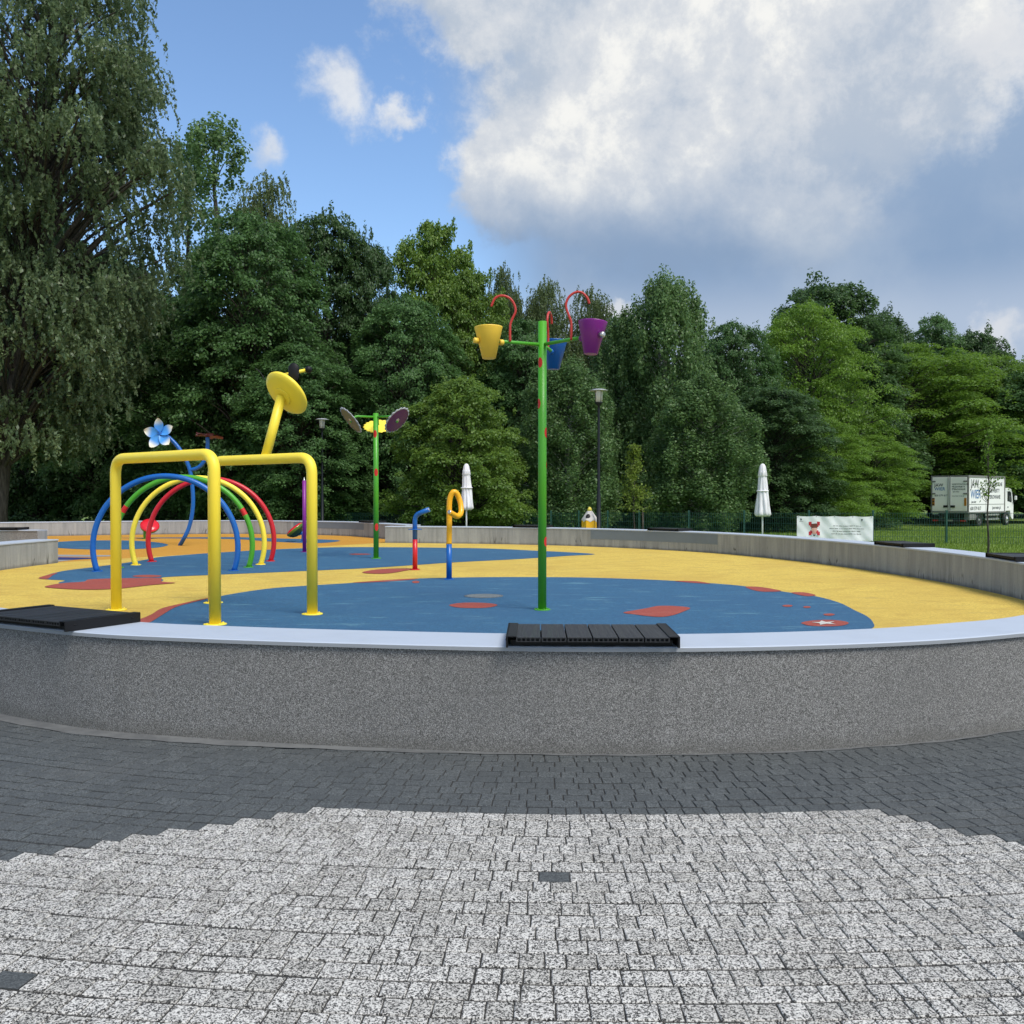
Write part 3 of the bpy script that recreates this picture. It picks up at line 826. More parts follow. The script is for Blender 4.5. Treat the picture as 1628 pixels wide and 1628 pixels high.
# tall bucket pole
p = P(862, 970, ZF); Rp = .051; ztop = Q(862, 511, p.y).z
t = thing('bucket_tree', 'tall green pole with red spots holding yellow, blue and purple tipping buckets', 'water play post', p)
b = MB(); b.tube([p, Vector((p.x, p.y, ztop))], Rp, 28); flange(b, p.x, p.y, Rp, 0, 6)
for y_, a in ((577, -2.2), (642, -2.65), (688, -.45), (739, .2), (861, -.55), (610, 1.4)):
    z = Q(862, y_, p.y).z; b.spot(p.x, p.y, Rp, a, z, .62, .062, 1)
obj('pole', b, [M['green'], M['spot_red']], t)
za = Q(862, 548, p.y).z; hub = Vector((p.x, p.y, za))
def bucket(px, py, D, m, tilt, hook, labels):
    c = Q(px, py, D); c.z = za
    d = (c - hub); d.z = 0; ln = d.length; d.normalize()
    b = MB(); b.tube([hub, hub + d * (ln + .12)], .021, 14); arm = obj('arm', b, M['green'], t)
    side = Vector((-d.y, d.x, 0))
    R = Matrix.Rotation(tilt, 3, d)
    o = c + Vector((0, 0, -.01))
    b = MB()
    prof = [(.070, -.20), (.078, -.20), (.163, .155), (.166, .165), (.158, .165), (.152, .15), (.074, -.19), (.02, -.19)]
    b.lathe(prof, 36, 0, o, R)
    bk = obj('bucket', b, m, t)
    for s_ in (-1, 1):
        q = o + d * (s_ * .135)
        k = MB(); k.lathe([(.034, 0), (.034, .045), (.026, .055), (.012, .058)], 16, 0, q, rot_to(d * s_)); obj('pivot_cap', k, m if s_ < 0 or m is M['bucket_yellow'] else M['steel'], bk)
    b = MB(); b.tube(spline(hook(c, d), 6), .0145, 12); obj('filler_pipe', b, M['hook_red'], t)
def hk(pts, D_):
    return lambda c, d: [Q(x, y, D_) for x, y in pts]
bucket(777, 541, 11.12, M['bucket_yellow'], .05, hk([(811, 543), (811, 519), (814, 508), (819.5, 495), (817, 483), (809.4, 473.5), (797.4, 470), (787, 474.4), (781, 487)], 11.2), '')
bucket(941, 536, 10.78, M['purple'], -.09, hk([(908, 541), (908, 513), (905, 503.6), (899.7, 486.4), (904, 473), (914.4, 465), (924.7, 465), (933.5, 473.5), (937, 483)], 10.9), '')
def hk3(c, d):
    o = hub + d * .32
    return [o + Vector((0, 0, 0)), o + Vector((0, 0, .14)), o + d * -.02 + Vector((0, 0, .24)), o + d * -.05 + Vector((0, 0, .33)), o + d * -.01 + Vector((0, 0, .42)), o + d * .08 + Vector((0, 0, .46)), o + d * .17 + Vector((0, 0, .43)), o + d * .21 + Vector((0, 0, .34))]
bucket(880.5, 560, 12.05, M['blue'], .03, hk3, '')

# bent jet post
p = P(659.8, 906, ZF); D = p.y; zm = Q(660, 857.5, D).z
t = thing('jet_post', 'short red and blue post with its top bent to the right', 'water sprayer', p)
b = MB(); b.tube([p, Vector((p.x, p.y, zm))], .046, 20); flange(b, p.x, p.y, .046); obj('lower_tube', b, M['red'], t)
b = MB(); k = Vector((p.x, p.y, Q(660, 819, D).z)); e = Q(682, 810, D - .1)
b.tube(fillet([(p.x, p.y, zm), tuple(k), tuple(e)], .11, 8), .0455, 20); obj('upper_tube', b, M['blue'], t)
b = MB(); z = Q(660, 841.5, D).z; b.lathe([(.05, z - .008), (.128, z - .006), (.13, z), (.128, z + .006), (.05, z + .008)], 28, 0, (p.x, p.y, 0)); obj('turning_collar', b, M['blue'], t)
b = MB(); dd = (e - k).normalized(); b.lathe([(.03, 0), (.03, .006), (.02, .008)], 16, 0, e - dd * .002, rot_to(dd)); obj('nozzle', b, M['steel'], t)

# looped post
p = P(714, 921.5, ZF); D = p.y; zm = Q(714, 865, D).z
t = thing('loop_sprayer', 'blue post ending in an amber tube twisted into a loop', 'water sprayer', p)
b = MB(); b.tube([p, Vector((p.x, p.y, zm))], .046, 20); flange(b, p.x, p.y, .046); obj('lower_tube', b, M['blue'], t)
b = MB()
pts = [Vector((p.x, p.y, zm)), Q(714.3, 845, D), Q(714.3, 822, D)] + [Q(x, y, D + dy) for x, y, dy in
      ((714.3, 802, .0), (716, 790, .0), (720.5, 782.5, .0), (726, 784.5, .02), (730.5, 794, .03), (733, 806, .0), (732.5, 816, -.06), (727.5, 820.5, -.14), (721, 818, -.22), (714.5, 814, -.32))]
b.tube(spline(pts, 6), .045, 20); obj('upper_tube', b, M['amber'], t)
dd = (pts[-1] - pts[-2]).normalized()
b = MB(); b.lathe([(.034, 0), (.034, .008), (.014, .01)], 16, 0, pts[-1], rot_to(dd)); obj('nozzle', b, M['steel'], t)

# ------------------------------------------------------------------ lamps, parasols, fence, banner, bin
def lamp(px, topy, D, label):
    z0 = gz(0, D); top = Q(px, topy, D); x = top.x; zt = top.z
    t = thing('street_lamp', label, 'street lamp', (x, D, z0), 0, 'lamps at the edge of the wood')
    b = MB()
    b.lathe([(.085, z0 - .1), (.085, z0 + .02), (.062, z0 + .03), (.062, 1.55), (.045, 1.60), (.036, zt - .62), (.036, zt - .52), (.10, zt - .44), (.115, zt - .42), (.115, zt - .40)], 20, 0, (x, D, 0)); obj('pole', b, M['lamp_pole'], t)
    b = MB(); b.lathe([(.105, zt - .399), (.118, zt - .08), (.118, zt - .075)], 24, 0, (x, D, 0)); gl = obj('lantern', b, M['lamp_glass'], t)
    b = MB()
    for k in range(4):
        a = k * PI / 2 + .5; b.tube([(x + .112 * math.cos(a), D + .112 * math.sin(a), zt - .42), (x + .124 * math.cos(a), D + .124 * math.sin(a), zt - .06)], .008, 6)
    obj('lantern_bars', b, M['lamp_pole'], gl)
    b = MB(); b.lathe([(.12, zt - .075), (.27, zt - .065), (.272, zt - .05), (.16, zt - .015), (.03, zt)], 32, 0, (x, D, 0)); obj('lamp_cap', b, M['lamp_cap'], t)
lamp(952, 618, 28.3, 'tall dark street lamp with a frosted lantern, right of the bucket pole')
lamp(512, 665, 38.5, 'street lamp in the shade of the trees, left of the scalloped disc pole')

def parasol(px, topy, boty, D, label, sl=0.0, seed=0, flare=1.0):
    top = Q(px, topy, D); bot = Q(px, boty, D); x = top.x; z0 = gz(0, D)
    H = top.z - bot.z
    t = thing('closed_parasol', label, 'parasol', (x, D, z0), 0, 'closed white parasols')
    b = MB(); b.tube([(x, D, z0), (x, D, bot.z + .5)], .024, 14); obj('pole', b, M['white_metal'], t)
    rg = random.Random(seed); ph = [rg.uniform(0, 6.28) for _ in range(6)]
    prof = []
    for k in range(21):
        s = k / 20
        prof.append((( .105 + .115 * s ** 1.3 * flare) if s < .985 else .16 * flare, bot.z + H * .86 * (1 - s)))
    prof = prof[::-1]
    def rm(a, j):
        s = j / 20
        amp = .30 * (1 - .35 * s)
        return 1 + amp * (abs(math.sin(4 * a + ph[0] + .5 * math.sin(3 * s + ph[1]))) - .6) + .05 * math.sin(7 * a + 5 * s + ph[2]) + .04 * math.sin(3 * a - 9 * s + ph[3])
    b = MB(); b.lathe(prof, 72, 0, (x, D, 0), None, None, rm)
    b.v = [(vx + sl * (top.z - vz), vy, vz) for vx, vy, vz in b.v]
    obj('canopy', b, M['canvas'], t)
    cp = [(.012, top.z), (.05, top.z - .02), (.085, top.z - .08), (.105, top.z - .2), (.135, top.z - H * .235), (.13, top.z - H * .24)]
    b = MB(); b.lathe(cp[::-1], 48, 0, (x, D, 0), None, None, lambda a, j: 1 + .06 * math.sin(8 * a + ph[4]))
    obj('vent_cap', b, M['canvas'], t)
    b = MB(); z = bot.z + H * .48; b.lathe([(.172, z - .018), (.185, z), (.172, z + .018)], 24, 0, (x + sl * (top.z - z), D, 0)); obj('tie_band', b, M['canvas'], t)
parasol(1212.5, 737, 821, 28.6, 'closed white parasol standing alone right of the small yellow tree', 0, 1, 1.15)
parasol(741.5, 737, 811, 29.4, 'crumpled closed white parasol behind the amber loop post', .012, 5, .75)

posts = [(455, 41), (525, 40.4), (600, 39.7), (668, 39), (730, 38.4), (787, 37.8), (833, 37.2), (876, 36.6), (920, 36), (966, 35.5), (1016, 35), (1095, 34), (1183, 33), (1286, 32), (1388, 31.4), (1505, 31), (1632, 30.4), (1770, 30)]
PP = [(Q(x, 800, d).x, d) for x, d in posts]
def ftop(d): return 1.5 - 25 * d / FPX
fence = thing('mesh_fence', 'low dark green wire mesh fence along the lawn in front of the trees', 'fence', (PP[8][0], PP[8][1], 0))
for (x, d) in PP:
    b = MB(); b.box((x, d, (ftop(d) + .03 + gz(0, d)) / 2), (.06, .06, ftop(d) + .03 - gz(0, d) + .1), bev=.004)
    b.box((x, d, ftop(d) + .035), (.066, .066, .012)); obj('fence_post', b, M['fence'], fence)
for (x0, d0), (x1, d1) in zip(PP[:-1], PP[1:]):
    b = MB(); a = Vector((x0, d0, 0)); c = Vector((x1, d1, 0)); L_ = (c - a).length; u = (c - a) / L_
    ang = math.atan2(u.y, u.x); R = Matrix.Rotation(ang, 3, 'Z'); zt = ftop((d0 + d1) / 2); zb = gz(0, d0) + .04
    nW = int(L_ / .075)
    off = Vector((u.y, -u.x, 0)) * .036
    for k in range(1, nW): b.box(a + u * (L_ * k / nW) + off + Vector((0, 0, (zt + zb) / 2)), (.009, .009, zt - zb), 0, R)
    for z in (zb, zb + .2, zb + .4, zb + .6, zb + .8, zt - .02): b.box(a.lerp(c, .5) + off * 1.15 + Vector((0, 0, z)), (L_, .008, .008), 0, R)
    obj('mesh_panel', b, M['fence'], fence)

# banner hung on the fence
bx0, bx1 = Q(1266, 820, 32.0), Q(1387, 820, 31.3)
bl = Vector((bx0.x, bx0.y - .07, 0)); brr = Vector((bx1.x, bx1.y - .07, 0))
zt_, zb_ = Q(1266, 820, 32).z, Q(1300, 858, 31.8).z - .02
t = thing('fence_banner', 'white printed banner with a red cross emblem tied to the mesh fence', 'banner', (bl.x, bl.y, zb_))
NX, NZ = 80, 30
vv = []; uu = (brr - bl); LB = uu.length; ud = uu.normalized(); nb_ = Vector((ud.y, -ud.x, 0))
def bwave(s, q):
    return .008 * math.sin(s * 27 + 3 * q) + .02 * math.sin(s * 9 - 5 * q) * (1 - q) + .004 * math.sin((s + q * .3) * 40) + .012 * abs(math.sin(s * 18.85)) * q
def bpt(s, q, o=0.0):
    sag = .02 * abs(math.sin(s * PI * 4)) * q
    return bl + ud * (LB * s) + nb_ * (bwave(s, q) + o) + Vector((0, 0, zb_ + (zt_ - zb_) * q - sag))
for j in range(NZ + 1):
    for i in range(NX + 1): vv.append(bpt(i / NX, j / NZ))
b = MB(); b.add(vv, [(j * (NX + 1) + i, j * (NX + 1) + i + 1, (j + 1) * (NX + 1) + i + 1, (j + 1) * (NX + 1) + i) for j in range(NZ) for i in range(NX)], 0, True)
obj('banner_cloth', b, mat('banner_vinyl', base=(.86, .88, .87), rough=.5), t)
def bquad(b, s0, s1, q0, q1, mi, n=6, o=.004):
    vs = []
    for j in range(n + 1):
        for i in range(n + 1): vs.append(bpt(s0 + (s1 - s0) * i / n, q0 + (q1 - q0) * j / n, o))
    b.add(vs, [(j * (n + 1) + i, j * (n + 1) + i + 1, (j + 1) * (n + 1) + i + 1, (j + 1) * (n + 1) + i) for j in range(n) for i in range(n)], mi, True)
EM = [mat('banner_red', base=(.55, .03, .04), rough=.5), mat('banner_brown', base=(.16, .045, .025), rough=.5), mat('banner_peach', base=(.75, .42, .33), rough=.5), mat('banner_ink', base=(.03, .03, .035), rough=.5), mat('banner_teal', base=(.35, .62, .6), rough=.5)]
b = MB()
def bcell(cx, cy, w, h, mi, o=.005): bquad(b, .16 + cx * .145 - w * .0725, .16 + cx * .145 + w * .0725, .16 + cy * .64 - h * .32, .16 + cy * .64 + h * .32, mi, 4, o)
for sx in (.12, .88):
    for sy in (.2, .84): bcell(sx, sy, .26, .24, 0)
    bcell(.5 + (sx - .5) * .72, .72, .22, .2, 0); bcell(.5 + (sx - .5) * .72, .3, .22, .2, 0)
bcell(.5, .66, .56, .34, 1, .007); bcell(.5, .44, .5, .22, 2, .009); bcell(.5, .26, .36, .2, 2, .009); bcell(.5, .08, .2, .07, 3, .011)
bcell(.2, .05, .2, .06, 4, .006); bcell(.8, .05, .2, .06, 4, .006)
obj('printed_emblem', b, EM, t)
b = MB(); rg = random.Random(4)
for (q, s0, s1, mi) in ((.615, .48, .845, 3), (.505, .435, .885, 3), (.395, .475, .845, 3), (.285, .455, .855, 3)):
    s = s0
    while s < s1 - .01:
        w = min(rg.choice((.006, .03, .045, .06, .02)), s1 - s)
        e = s
        while e < s + w - .002:
            lw = rg.uniform(.0035, .006); hh = rg.choice((.022, .022, .03))
            bquad(b, e, min(e + lw, s + w), q - .02, q - .02 + hh, mi, 1, .006); e += lw + .0022
        s += w + .009
obj('printed_text', b, EM, t)
b = MB()
for s, q in ((.055, .9), (.855, .9)):
    for k, (dx, w) in enumerate(((0, .022), (.004, .014), (.008, .006))): bquad(b, s - w / 2, s + w / 2, q - .03 - k * .03, q - k * .03, 3, 1, .006)
bquad(b, .03, .085, .78, .79, 3, 2, .006)
obj('printed_crest', b, EM, t)
b = MB()
for s in (.02, .26, .5, .74, .98):
    for q in (.015, .985): b.lathe([(.016, 0), (.016, .01), (.009, .012)], 10, 0, bpt(s, q, .004), rot_to(nb_))
obj('eyelets', b, M['steel'], t)

# pencil-shaped bin
pb = Q(937.5, 806, 28.6); x, y = pb.x, 28.6; zt = pb.z; zs = Q(937, 827, 28.6).z; z0 = gz(0, y); Rb = .225
t = thing('pencil_bin', 'pencil-shaped litter bin with a yellow body and black opening beside the lamp', 'litter bin', (x, y, z0))
b = MB()
def hexr(a): return 1 / math.cos((a % (PI / 3)) - PI / 6) * .93
b.lathe([(Rb, z0), (Rb, zs), (Rb * .5, zs + .002)], 48, 0, (x, y, 0), None, None, lambda a, j: hexr(a), False)
obj('bin_body', b, mat('pencil_body_yellow', base=srgb(246, 184, 22), rough=.4), t)
vs, fs = [], []; N_ = 48
for k in range(N_):
    a = 2 * PI * k / N_
    wv = .055 * abs(math.cos(3 * a)) - .035
    r0 = Rb * hexr(a) + .006
    vs.append((x + r0 * math.cos(a), y + r0 * math.sin(a), zs + wv - .02)); vs.append((x + r0 * math.cos(a), y + r0 * math.sin(a), zs + .03)); vs.append((x + .075 * math.cos(a), y + .075 * math.sin(a), zt - .115))
for k in range(N_):
    k2 = (k + 1) % N_
    fs += [(k * 3, k2 * 3, k2 * 3 + 1, k * 3 + 1), (k * 3 + 1, k2 * 3 + 1, k2 * 3 + 2, k * 3 + 2)]
b = MB(); b.add(vs, fs, 0, True); obj('wood_cone', b, mat('pencil_wood_cream', base=(.72, .66, .60), rough=.5), t)
b = MB(); b.lathe([(.077, zt - .118), (.058, zt - .05), (.035, zt - .012), (.008, zt)], 28, 0, (x, y, 0)); obj('pencil_tip', b, mat('pencil_tip_yellow', base=srgb(250, 226, 90), rough=.4), t)
a0 = math.atan2(-.90, -.36); zc = zs + .125; vs, fs = [], []
def cone_pt(an, z, o=.005):
    f = max(0, min(1, (z - zs - .03) / (zt - .115 - zs - .03))); rr = (Rb * hexr(an) + .006) * (1 - f) + .075 * f + o
    return (x + rr * math.cos(an), y + rr * math.sin(an), z)
vs.append(cone_pt(a0, zc))
for j in range(1, 5):
    for k in range(20):
        q_ = 2 * PI * k / 20; vs.append(cone_pt(a0 + .42 * j / 4 * math.cos(q_), zc + .066 * j / 4 * math.sin(q_)))
for k in range(20): fs.append((0, 1 + k, 1 + (k + 1) % 20))
for j in range(3):
    for k in range(20): o1, o2 = 1 + j * 20 + k, 1 + j * 20 + (k + 1) % 20; fs.append((o1, o1 + 20, o2 + 20, o2))
b = MB(); b.add(vs, fs, 0, True); obj('bin_opening', b, M['black'], t)
# ------------------------------------------------------------------ box truck
TX = {}
tw = mat('truck_white', None, (.88, .88, .87), .35)
def _dirty(g, b):
    p = g.obj(); n = g.noise(p, 2.0, 5, .6); z = g.new('ShaderNodeSeparateXYZ'); g.put(z.inputs[0], p)
    f = g.m('MULTIPLY', g.ramp(g.m('ADD', z.outputs[2], g.m('MULTIPLY', n, .8)), 1.1, 2.2, 1, 0), .5)
    g.put(b.inputs['Base Color'], g.mix(f, (.86, .85, .78), (.58, .52, .40))); b.inputs['Roughness'].default_value = .5
td = mat('truck_dirty_cream', _dirty)
tg = mat('truck_grey_trim', None, (.20, .20, .19), .5); tk = mat('truck_black', None, (.014, .014, .015), .6)
tdk = mat('dark_chassis', None, (.028, .030, .034), .6); tal = mat('truck_alloy', None, (.5, .5, .5), .4, .7)
tor = mat('amber_reflector', None, (.42, .17, .02), .35); trd = mat('red_tail_lens', None, (.35, .02, .02), .25); tgl = mat('dark_cab_glass', None, (.01, .012, .014), .08)
ink = mat('dark_ink', None, (.018, .02, .024), .5); inkb = mat('blue_ink', None, (.035, .15, .38), .5); inkg = mat('grey_ink', None, (.10, .11, .12), .5)
bear = math.radians(48.2); Pn = Q(1540, 800, 63.0); zg = gz(0, 63)
lv = Vector((-math.cos(bear), math.sin(bear), 0)); org = Vector((Pn.x, 63.0, 0)) + lv * 1.25; org.z = zg
truck = thing('box_truck', 'dirty white box truck with dark and blue lettering parked on the lawn', 'truck', org, PI / 2 - bear)
Z0, Z1, LX = .96, 3.44, 6.0
b = MB(); b.box((LX / 2, 0, (Z0 + Z1) / 2), (LX, 2.44, Z1 - Z0), 0)
box_ = obj('cargo_box', b, tw, truck, True)
b = MB()
for yy in (-1.235, 1.235):
    b.box((LX / 2, yy, Z1 - .05), (LX + .02, .05, .14), 0); b.box((LX / 2, yy, Z0 + .02), (LX + .02, .05, .10), 0)
    for xx in (.03, LX - .03): b.box((xx, yy, (Z0 + Z1) / 2), (.09, .055, Z1 - Z0 - .1), 0)
b.box((LX * .47, -1.224, (Z0 + Z1) / 2), (.03, .012, Z1 - Z0 - .2), 0); b.box((LX / 2, -1.224, Z0 + .56), (LX - .1, .012, .035), 0)
b.box((-.012, 0, Z1 - .035), (.06, 2.47, .10), 0); b.box((-.012, 0, Z0 + .03), (.06, 2.47, .12), 0)
for yy in (-1.2, 1.2): b.box((-.012, yy, (Z0 + Z1) / 2), (.06, .09, Z1 - Z0 - .2), 0)
obj('box_trim', b, tg, box_, True)
doors = []
for s in (1, -1):
    b = MB(); b.box((-.03, s * .585, (Z0 + Z1) / 2 + .01), (.05, 1.13, Z1 - Z0 - .22), 0, bev=.012)
    d = obj('rear_door', b, td, truck, True); doors.append(d)
    b = MB()
    b.box((-.075, s * .07, (Z0 + Z1) / 2), (.035, .04, Z1 - Z0 - .1), 0)
    obj('lock_bar', b, tal, d, True)
    b = MB()
    for zz in (Z1 - .38, Z1 - 1.2): b.box((-.07, s * 1.06, zz), (.03, .26, .10), 0)
    obj('hinges', b, tg, d, True)
    b = MB(); b.box((-.07, s * .22, Z0 + .42), (.035, .34, .15), 0, bev=.03); b.box((-.088, s * .22, Z0 + .42), (.02, .2, .05), 0); obj('handle', b, tk, d, True)
    b = MB(); b.box((-.062, s * 1.06, Z0 + .73), (.012, .16, .52), 0)
    if s == 1:
        for zz in (.55, .75, .95): b.box((-.07, s * 1.06, Z0 + zz), (.008, .12, .07), 1)
    obj('reflector', b, [tor, tk], d, True)
def text(body, size, T, m, parent, name='lettering', bold=0.0, sx=1.0, align='LEFT'):
    c = bpy.data.curves.new('lettering', 'FONT'); c.body = body; c.size = size; c.offset = bold; c.align_x = align; c.resolution_u = 3
    tmp = bpy.data.objects.new('lettering_tmp', c); COL.objects.link(tmp)
    dg = bpy.context.evaluated_depsgraph_get(); dg.update()
    me = bpy.data.meshes.new_from_object(tmp.evaluated_get(dg))
    bpy.data.objects.remove(tmp); bpy.data.curves.remove(c)
    me.transform(T @ Matrix.Diagonal((sx, 1, 1, 1))); me.materials.clear(); me.materials.append(m)
    for p_ in me.polygons: p_.material_index = 0
    o = bpy.data.objects.new(name, me); COL.objects.link(o); o.parent = parent
def T_side(x, z): return Matrix.Translation((x, -1.2255, z)) @ Matrix(((1, 0, 0, 0), (0, 0, -1, 0), (0, 1, 0, 0), (0, 0, 0, 1)))
def T_rear(y, z): return Matrix.Translation((-.0585, y, z)) @ Matrix(((0, 0, -1, 0), (-1, 0, 0, 0), (0, 1, 0, 0), (0, 0, 0, 1)))
text('JAW', .82, T_side(.36, 2.63), ink, box_, bold=.014, sx=.82); text('WIER', .82, T_side(.36, 1.93), inkb, box_, bold=.014, sx=.82)
text('HORYZONTALNE', .36, T_side(3.1, 2.78), inkg, box_, bold=.01, sx=.85); text('PRZEWIERTY', .36, T_side(3.1, 2.33), inkg, box_, bold=.01, sx=.95); text('STEROWANE', .36, T_side(3.1, 1.9), inkg, box_, bold=.01, sx=1.0)
text('jaw.wier', .22, T_side(.5, 1.62), inkg, box_, bold=.006); text('600 579 817', .34, T_side(.32, 1.13), inkg, box_, bold=.008, sx=1.0); text('jaw-wier.pl', .32, T_side(3.9, 1.18), inkg, box_, bold=.006)
text('JAW', .30, T_rear(1.0, 2.72), ink, doors[0], bold=.004, sx=1.0); text('WIER', .30, T_rear(1.0, 2.46), inkb, doors[0], bold=.004, sx=1.0); text('600 579 817', .17, T_rear(.98, 2.06), inkg, doors[0], bold=.003)
for s_, z_ in (('HORYZONTALNE', 2.82), ('PRZEWIERTY', 2.65), ('STEROWANE', 2.48)): text(s_, .135 if s_[0] == 'H' else .15, T_rear(-.16, z_), ink, doors[1], bold=.003)
text('jaw.wier', .12, T_rear(-.24, 2.33), ink, doors[1], bold=.003); text('www.jaw-wier.pl', .12, T_rear(-.16, 2.05), inkg, doors[1], bold=.001)
b = MB()
for s in (-1, 1): b.box((3.9, s * .42, .78), (7.8, .10, .24), 0)
b.box((.4, 0, .80), (.2, 1.1, .2), 0); b.box((1.95, 0, .52), (.16, 1.9, .16), 0); b.box((6.6, 0, .52), (.16, 1.9, .16), 0); b.box((3.6, .6, .66), (1.2, .7, .5), 0, bev=.06); b.box((5.0, -.2, .66), (.9, 1.1, .44), 0, bev=.05)
obj('chassis', b, tdk, truck, True)
b = MB(); b.box((-.02, 0, .42), (.12, 2.3, .12), 0, bev=.02); b.box((.1, .6, .62), (.1, .08, .4), 0); b.box((.1, -.6, .62), (.1, .08, .4), 0); rb_ = obj('rear_bumper', b, tdk, truck, True)
for s in (-1, 1):
    b = MB(); b.box((-.09, s * .92, .43), (.03, .34, .10), 0); obj('tail_light', b, trd, rb_, True)
b = MB(); b.box((-.09, .0, .44), (.012, .5, .10), 0); obj('number_plate', b, tal, rb_, True)
b = MB(); b.box((.75, -1.02, .68), (1.0, .38, .42), 0, bev=.03); obj('tool_locker', b, tg, truck, True)
b = MB()
for zz in (.80, .50): b.box((4.0, -1.18, zz), (2.3, .04, .12), 0)
for xx in (3.1, 4.9): b.box((xx, -1.14, .66), (.05, .06, .5), 0)
obj('side_guard', b, tal, truck, True)
def wheel(x, y, s, dual):
    w = .52 if dual else .28
    R = rot_to((0, s, 0)); rr = .46
    b = MB(); b.lathe([(.27, -w), (.40, -w), (rr, -w + .05), (rr, -.05), (.42, 0), (.28, 0), (.26, -.03)], 36, 0, (x, y, rr), R); ty = obj('wheel', b, tk, truck, True)
    b = MB(); b.lathe([(.27, -.06), (.28, -.012), (.255, -.03), (.17, -.10 if dual else -.02), (.09, -.10 if dual else .03), (.08, -.02 if dual else .06), (.02, -.02 if dual else .06)], 28, 0, (x, y, rr), R); obj('rim', b, tal, ty, True)
for s in (-1, 1): wheel(1.95, s * 1.17, s, True); wheel(6.75, s * 1.12, s, False)
b = MB()
for s in (-1, 1):
    pts = [(1.95 + .56 * math.cos(a), s * .95, .46 + .56 * math.sin(a)) for a in np.linspace(.15, PI - .15, 16)]
    for p0, p1 in zip(pts[:-1], pts[1:]):
        b.add([(p0[0], s * .72, p0[2]), (p0[0], s * 1.2, p0[2]), (p1[0], s * 1.2, p1[2]), (p1[0], s * .72, p1[2])], [(0, 1, 2, 3)], 0)
obj('mudguard', b, tg, truck, True)
# cab: side profile swept across the width
prof = [(6.12, .95), (6.28, .95), (6.34, 1.05), (7.16, 1.05), (7.24, .62), (7.58, .42), (7.72, .45), (7.74, 1.45), (7.66, 1.62), (7.50, 2.30), (7.32, 2.58), (6.9, 2.66), (6.12, 2.66)]
b = MB(); nP = len(prof)
vs = [(x, y, z) for y in (-1.17, -1.12, 1.12, 1.17) for x, z in [(px if abs(y) < 1.15 else px - .02 * (1 if px > 7 else 0), pz) for px, pz in prof]]
fs = []
for r_ in range(3):
    for i in range(nP): j = (i + 1) % nP; fs.append((r_ * nP + i, r_ * nP + j, (r_ + 1) * nP + j, (r_ + 1) * nP + i))
fs.append(tuple(range(nP - 1, -1, -1))); fs.append(tuple(range(3 * nP, 4 * nP)))
b.add(vs, fs); cab = obj('cab', b, tw, truck, True)
for s in (-1, 1):
    y = s * 1.174
    b = MB(); pp = [(6.62, 1.72), (7.38, 1.62), (7.42, 1.78), (7.28, 2.32), (7.1, 2.42), (6.62, 2.42)]
    b.add([(x, y, z) for x, z in pp], [tuple(range(6)) if s < 0 else tuple(range(5, -1, -1))]); obj('side_window', b, tgl, cab, True)
    b = MB(); b.box((6.72, s * 1.18, 1.30), (.16, .03, .06), 0); obj('door_handle', b, tk, cab, True)
    b = MB(); b.tube([(7.4, s * 1.15, 2.28), (7.62, s * 1.36, 2.15), (7.62, s * 1.36, 1.7), (7.46, s * 1.16, 1.58)], .015, 8); b.box((7.62, s * 1.36, 1.95), (.10, .16, .30), 1, bev=.03); obj('mirror', b, [tk, tw], cab, True)
    b = MB(); b.box((7.70, s * .85, .66), (.08, .4, .18), 0, bev=.02); obj('headlight', b, tal, cab, True)
b = MB(); b.add([(7.668, -1.0, 1.7), (7.668, 1.0, 1.7), (7.515, .95, 2.28), (7.515, -.95, 2.28)], [(0, 1, 2, 3)]); b.v = [(x + .006, y, z) for x, y, z in b.v]; obj('windscreen', b, tgl, cab, True)

# ------------------------------------------------------------------ vegetation
def mk_mesh(name, V, F, tone, m):
    V = np.asarray(V, np.float32); F = np.asarray(F, np.int32)
    me = bpy.data.meshes.new(name)
    me.vertices.add(len(V)); me.vertices.foreach_set('co', V.ravel())
    k = F.shape[1]
    me.loops.add(F.size); me.loops.foreach_set('vertex_index', F.ravel())
    me.polygons.add(len(F)); me.polygons.foreach_set('loop_start', np.arange(0, F.size, k, dtype=np.int32)); me.polygons.foreach_set('loop_total', np.full(len(F), k, np.int32))
    me.materials.append(m)
    at = me.attributes.new('tone', 'FLOAT', 'POINT'); at.data.foreach_set('value', np.asarray(tone, np.float32))
    me.update(calc_edges=True)
    return me
def nrm(a): return a / np.maximum(1e-6, np.linalg.norm(a, axis=1, keepdims=True))
def leaves(C, N, A, size, asp, rng, tone):
    """C centres, N leaf normals, A leaf axes -> diamond leaves"""
    n = len(C); N = nrm(N); A = A - N * np.sum(A * N, 1, keepdims=True); A = nrm(A); S = np.cross(N, A)
    l = size * rng.uniform(.7, 1.3, (n, 1)); w = l * asp
    bend = N * l * rng.uniform(-.18, .02, (n, 1))
    V = np.stack([C - A * l * .5 + bend, C + S * w * .5 + A * l * .04, C + A * l * .5 + bend, C - S * w * .5 + A * l * .04], 1).reshape(-1, 3)
    F = np.arange(4 * n).reshape(-1, 4)
    return V, F, np.repeat(tone, 4)
def unit(rng, n):
    return nrm(rng.normal(size=(n, 3)))
